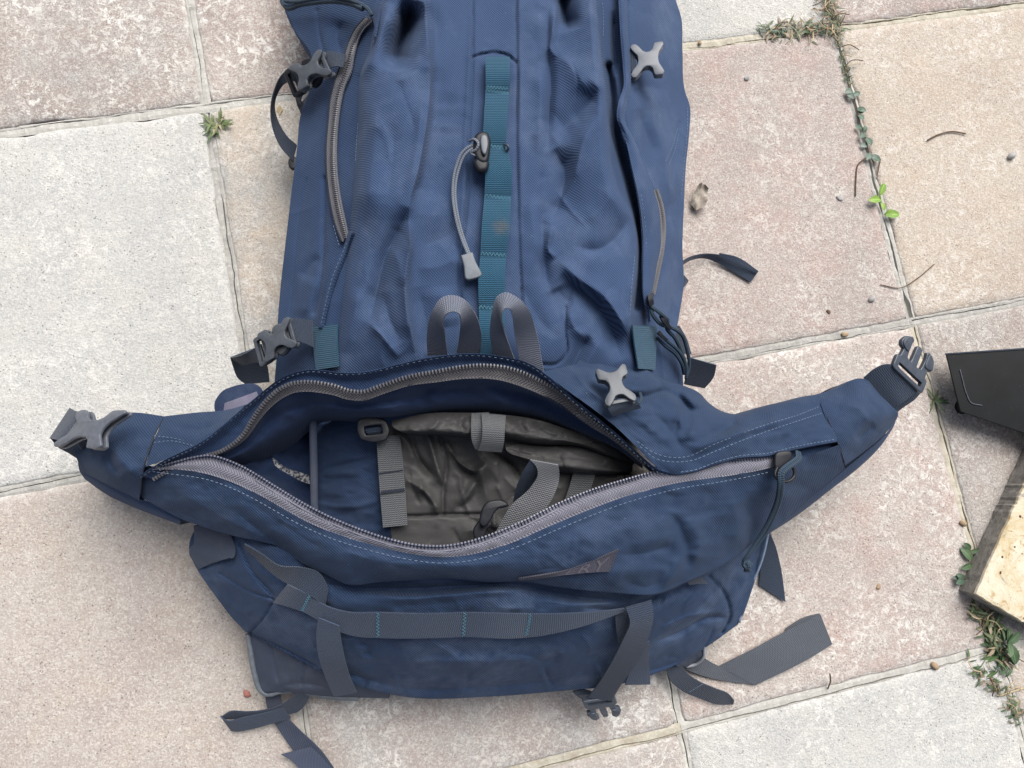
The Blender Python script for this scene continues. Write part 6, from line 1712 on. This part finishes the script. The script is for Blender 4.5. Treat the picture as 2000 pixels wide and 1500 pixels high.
# dry matted weed at the upper right crossing
def mat_weed(name, pts, label, n, mats, L, Wd, seed, spread, cat="weed"):
    r = random.Random(seed); o = W(pts[0][0], pts[0][1], 0.0)
    root = empty(name, tuple(o), label, cat)
    P = spl(pts, 60)
    for mt, k, nm in mats:
        bl = []
        for _ in range(k):
            c = P[r.randrange(60)]; q = W(c[0] + r.gauss(0, spread), c[1] + r.gauss(0, spread), 0.001)
            bl.append(blade(q, r.uniform(0, 6.28), r.uniform(*L), r.uniform(*Wd), r.uniform(.0, .9), r.uniform(.2, 1.5), n=4))
        V, F, U = merge(bl); mesh_obj(nm, V, F, mt, root, True, U)
    for k in range(7):
        c = P[r.randrange(60)]; a_ = r.uniform(0, 6.28); l_ = r.uniform(16, 46)
        pts2 = [(c[0], c[1], .004), (c[0] + l_ * .5 * math.cos(a_), c[1] + l_ * .5 * math.sin(a_), .010), (c[0] + l_ * math.cos(a_ + .4), c[1] + l_ * math.sin(a_ + .4), .005)]
        tube("stem", pts2, .0006, 'twig' if k % 2 else 'straw', root, n=14, seg=5)
    return root
mat_weed("matted_weed", [(1496, 60), (1530, 58), (1570, 60), (1605, 55), (1630, 48)], "matted green and straw weed along the cross joint at the upper right", 0,
         [('leaf_weed', 80, "foliage"), ('leaf_dry', 80, "dry_foliage"), ('leaf_ivy', 30, "grey_foliage")], (.006, .017), (.0010, .0028), 11, 8)
mat_weed("matted_weed", [(1612, -30), (1618, 0), (1622, 20), (1630, 50), (1636, 66)], "dry brown grass tuft at the top edge above the slab crossing", 0,
         [('leaf_dry', 80, "dry_foliage"), ('leaf_weed', 50, "foliage")], (.008, .020), (.0009, .0020), 12, 8)
mat_weed("matted_weed", [(1636, 72), (1642, 100), (1652, 140), (1660, 165)], "thin mossy weed filling the joint just below the upper right crossing", 0,
         [('leaf_weed', 60, "foliage"), ('leaf_dry', 30, "dry_foliage")], (.003, .008), (.0008, .0020), 13, 2.5)
stem_plant("ivy_sprig", [(1655, 160), (1664, 180), (1672, 205), (1680, 240), (1690, 268), (1700, 305), (1706, 318)], "grey green ivy runner creeping along the open joint at the upper right", "ivy",
           [(.12, 200, 1.2), (.18, 20, 1.0), (.22, 170, 1.1), (.34, -20, 1.1), (.40, 30, .9), (.42, -60, 1.0), (.58, 170, 1.0), (.63, 80, .9), (.66, 220, 1.1), (.70, -60, 1.2), (.78, 190, 1.0), (.92, -30, 1.3), (.96, 130, .9), (.9, 220, 1.1)], 'leaf_ivy', seed=2, leafL=.0105, leafW=.0070)
stem_plant("green_sprout", [(1722, 400, .002), (1720, 390, .006), (1718, 378, .010)], "yellow green sprout with three leaves in the right hand joint", "weed",
           [(.5, 190, 1.8), (.9, 70, 1.6), (.2, -70, 1.1)], 'leaf_yellow', seed=4, leafL=.010, leafW=.0055, stemmat='leaf_yellow')
stem_plant("green_sprout", [(1727, 418, .002), (1731, 420, .004)], "single bright green leaf just below the yellow green sprout", "weed", [(.9, 0, 1.7), (.5, 25, 1.2)], 'leaf_yellow', seed=5, leafL=.010, leafW=.006, stemmat='leaf_yellow')
stem_plant("green_sprout", [(1894, 1070, .001), (1898, 1090, .004), (1896, 1110, .004)], "small leafy weed in the joint beside the timber block", "weed",
           [(.1, 140, 1.1), (.2, 10, 1.0), (.6, 130, 1.6), (.8, 200, 1.3), (.9, -60, 1.5), (.95, 40, 1.0)], 'leaf_weed', seed=6, leafL=.012, leafW=.006)
stem_plant("green_sprout", [(1890, 1132, .001), (1880, 1130, .005)], "blue green leaf pair poking out beneath the timber block's corner", "weed", [(.4, 170, 1.5), (.9, 200, 1.2), (.9, 150, 1.0)], 'leaf_ivy', seed=7, leafL=.012, leafW=.007)
mat_weed("leafy_weed", [(1908, 1195), (1925, 1215), (1945, 1235), (1950, 1265), (1960, 1300)], "dense leafy weed growing from the joint under the timber block", 0,
         [('leaf_weed', 80, "foliage"), ('leaf_grass', 35, "bright_foliage"), ('leaf_dry', 40, "dry_foliage")], (.008, .022), (.0016, .0045), 14, 10)
mat_weed("leafy_weed", [(1900, 1300), (1925, 1320), (1950, 1340), (1975, 1370), (1980, 1400)], "straggling green weed with bare stems near the lower right corner", 0,
         [('leaf_weed', 50, "foliage"), ('leaf_grass', 20, "bright_foliage"), ('leaf_dry', 45, "dry_foliage")], (.006, .015), (.0010, .0028), 15, 10)
stem_plant("broadleaf_weed", [(1968, 1262, .004), (1970, 1256, .012)], "broad leaved green weed beside the timber block's lower corner", "weed",
           [(.6, 80, 1.5), (.8, -70, 2.0), (.9, 40, 1.6), (.9, -110, 1.3)], 'leaf_weed', seed=8, leafL=.013, leafW=.006, stemmat='leaf_grass')

# ------------------------------------------------------------------ litter on the slabs
def pebble(px, py, size_px, label, mat, seed, squash=.55, name="pebble", cat="pebble"):
    r = random.Random(seed); s = size_px / 1620.0 / 2
    bmv = bmesh.new(); bmesh.ops.create_icosphere(bmv, subdivisions=2, radius=1.0)
    for v in bmv.verts:
        n_ = v.co.normalized()
        k = 1 + .22 * math.sin(n_.x * 3 + seed) * math.cos(n_.y * 2.3 + seed * 2) + r.uniform(-.05, .05)
        v.co = Vector((n_.x * k * s * 1.2, n_.y * k * s * .85, n_.z * k * s * squash))
    me = bpy.data.meshes.new(name); bmv.to_mesh(me); bmv.free()
    for p in me.polygons: p.use_smooth = True
    me.materials.append(MAT[mat])
    ob = bpy.data.objects.new(name, me); COL.objects.link(ob)
    q = W(px, py, s * squash * .7); ob.location = tuple(q); ob.rotation_euler = (0, 0, r.uniform(0, 6.28))
    tag(ob, label, cat)
pebble(1976, 304, 16, "small grey snail shell sized stone near the right edge of the tan slab", 'pebble_grey', 1, .8)
pebble(482, 1355, 12, "tiny reddish stone left of the backpack's lower corner", 'pebble_red', 2)
pebble(1459, 152, 12, "grey pebble on the pink slab right of the upper buckle", 'pebble_grey', 3)
pebble(1716, 1146, 10, "small brown pebble on the beige slab left of the timber block", 'pebble_brown', 4)
pebble(1881, 1022, 14, "tan pebble stuck in the joint above the timber block", 'pebble_brown', 5, .7)
pebble(1826, 1300, 14, "round brown pebble on the lower right cross joint", 'pebble_brown', 6, .6)
pebble(1367, 83, 9, "tiny orange brown grit beside the pack's right side", 'pebble_brown', 7)
pebble(1640, 387, 11, "pale grey pebble left of the yellow green sprout", 'pebble_grey', 8)
pebble(1618, 609, 9, "dark brown seed on the pink slab above the cross joint", 'twig', 9, .5, "seed", "seed")
pebble(1650, 653, 12, "brown chip lying in the cross joint left of the open buckle", 'pebble_brown', 10, .5)
pebble(1900, 1145, 14, "round tan pebble at the foot of the timber block", 'pebble_brown', 12, .7)
pebble(1703, 584, 14, "pale pebble in the joint just above the right hand crossing", 'pebble_grey', 13, .7)

def twig(pts, r, label, mat='twig'):
    o = W(pts[0][0], pts[0][1], 0.0)
    ob = tube("twig", [(p[0], p[1], p[2] if len(p) > 2 else .002) for p in pts], r, mat, None, n=30, seg=6)
    tag(ob, label, "twig")
twig([(1811, 274), (1830, 264), (1858, 257), (1886, 261)], .0009, "thin curved brown twig on the tan slab at the right")
twig([(1671, 383), (1672, 350), (1677, 320), (1692, 308, .006)], .0009, "bent brown twig arching out of the joint below the ivy")
twig([(1712, 350), (1716, 330), (1720, 310)], .0007, "short dry stem leaning from the joint beside the sprout")
twig([(1720, 556), (1760, 562), (1790, 545), (1825, 516)], .0006, "fine pale rootlet across the joint above the crossing")
twig([(1617, 1345, .001), (1622, 1330, .01), (1621, 1316, .022)], .0008, "dark upright stalk standing on the lower right cross joint")
twig([(1950, 1360), (1980, 1350), (2030, 1335)], .0009, "pale straw stalk lying across the lower right weeds", 'straw')
# crumpled dry leaf
V = []; F = []; U = []
c = W(1362, 390, 0.0)
for j in range(9):
    for i in range(9):
        u = i / 8 - .5; v = j / 8 - .5
        w = .5 * math.sqrt(max(0, 1 - (2 * v)**2)) + .12
        x = u * w * .030; y = v * .034
        a_ = math.radians(-28)
        z = .003 + .006 * abs(math.sin(u * 5 + v * 3)) + .004 * VN(np.array(u * 6), np.array(v * 6)) + .004 * (u * u * 4)
        V.append((c[0] + x * math.cos(a_) - y * math.sin(a_), c[1] + x * math.sin(a_) + y * math.cos(a_), max(.001, float(z)))); U.append((i / 8, j / 8))
tag(mesh_obj("dry_leaf", V, grid_faces(9, 9), 'dry_leaf', None, True, U), "crumpled dry beige leaf on the pink slab beside the backpack", "leaf")
V = [(p[0], p[1], p[2]) for p in [W(540, 214, .002), W(546, 205, .005), W(552, 213, .003), W(546, 226, .002)]]
tag(mesh_obj("dry_leaf", V, [(0, 3, 2, 1)], 'straw', None, True), "tiny tan leaf scrap seen through the upper left strap loop", "leaf")
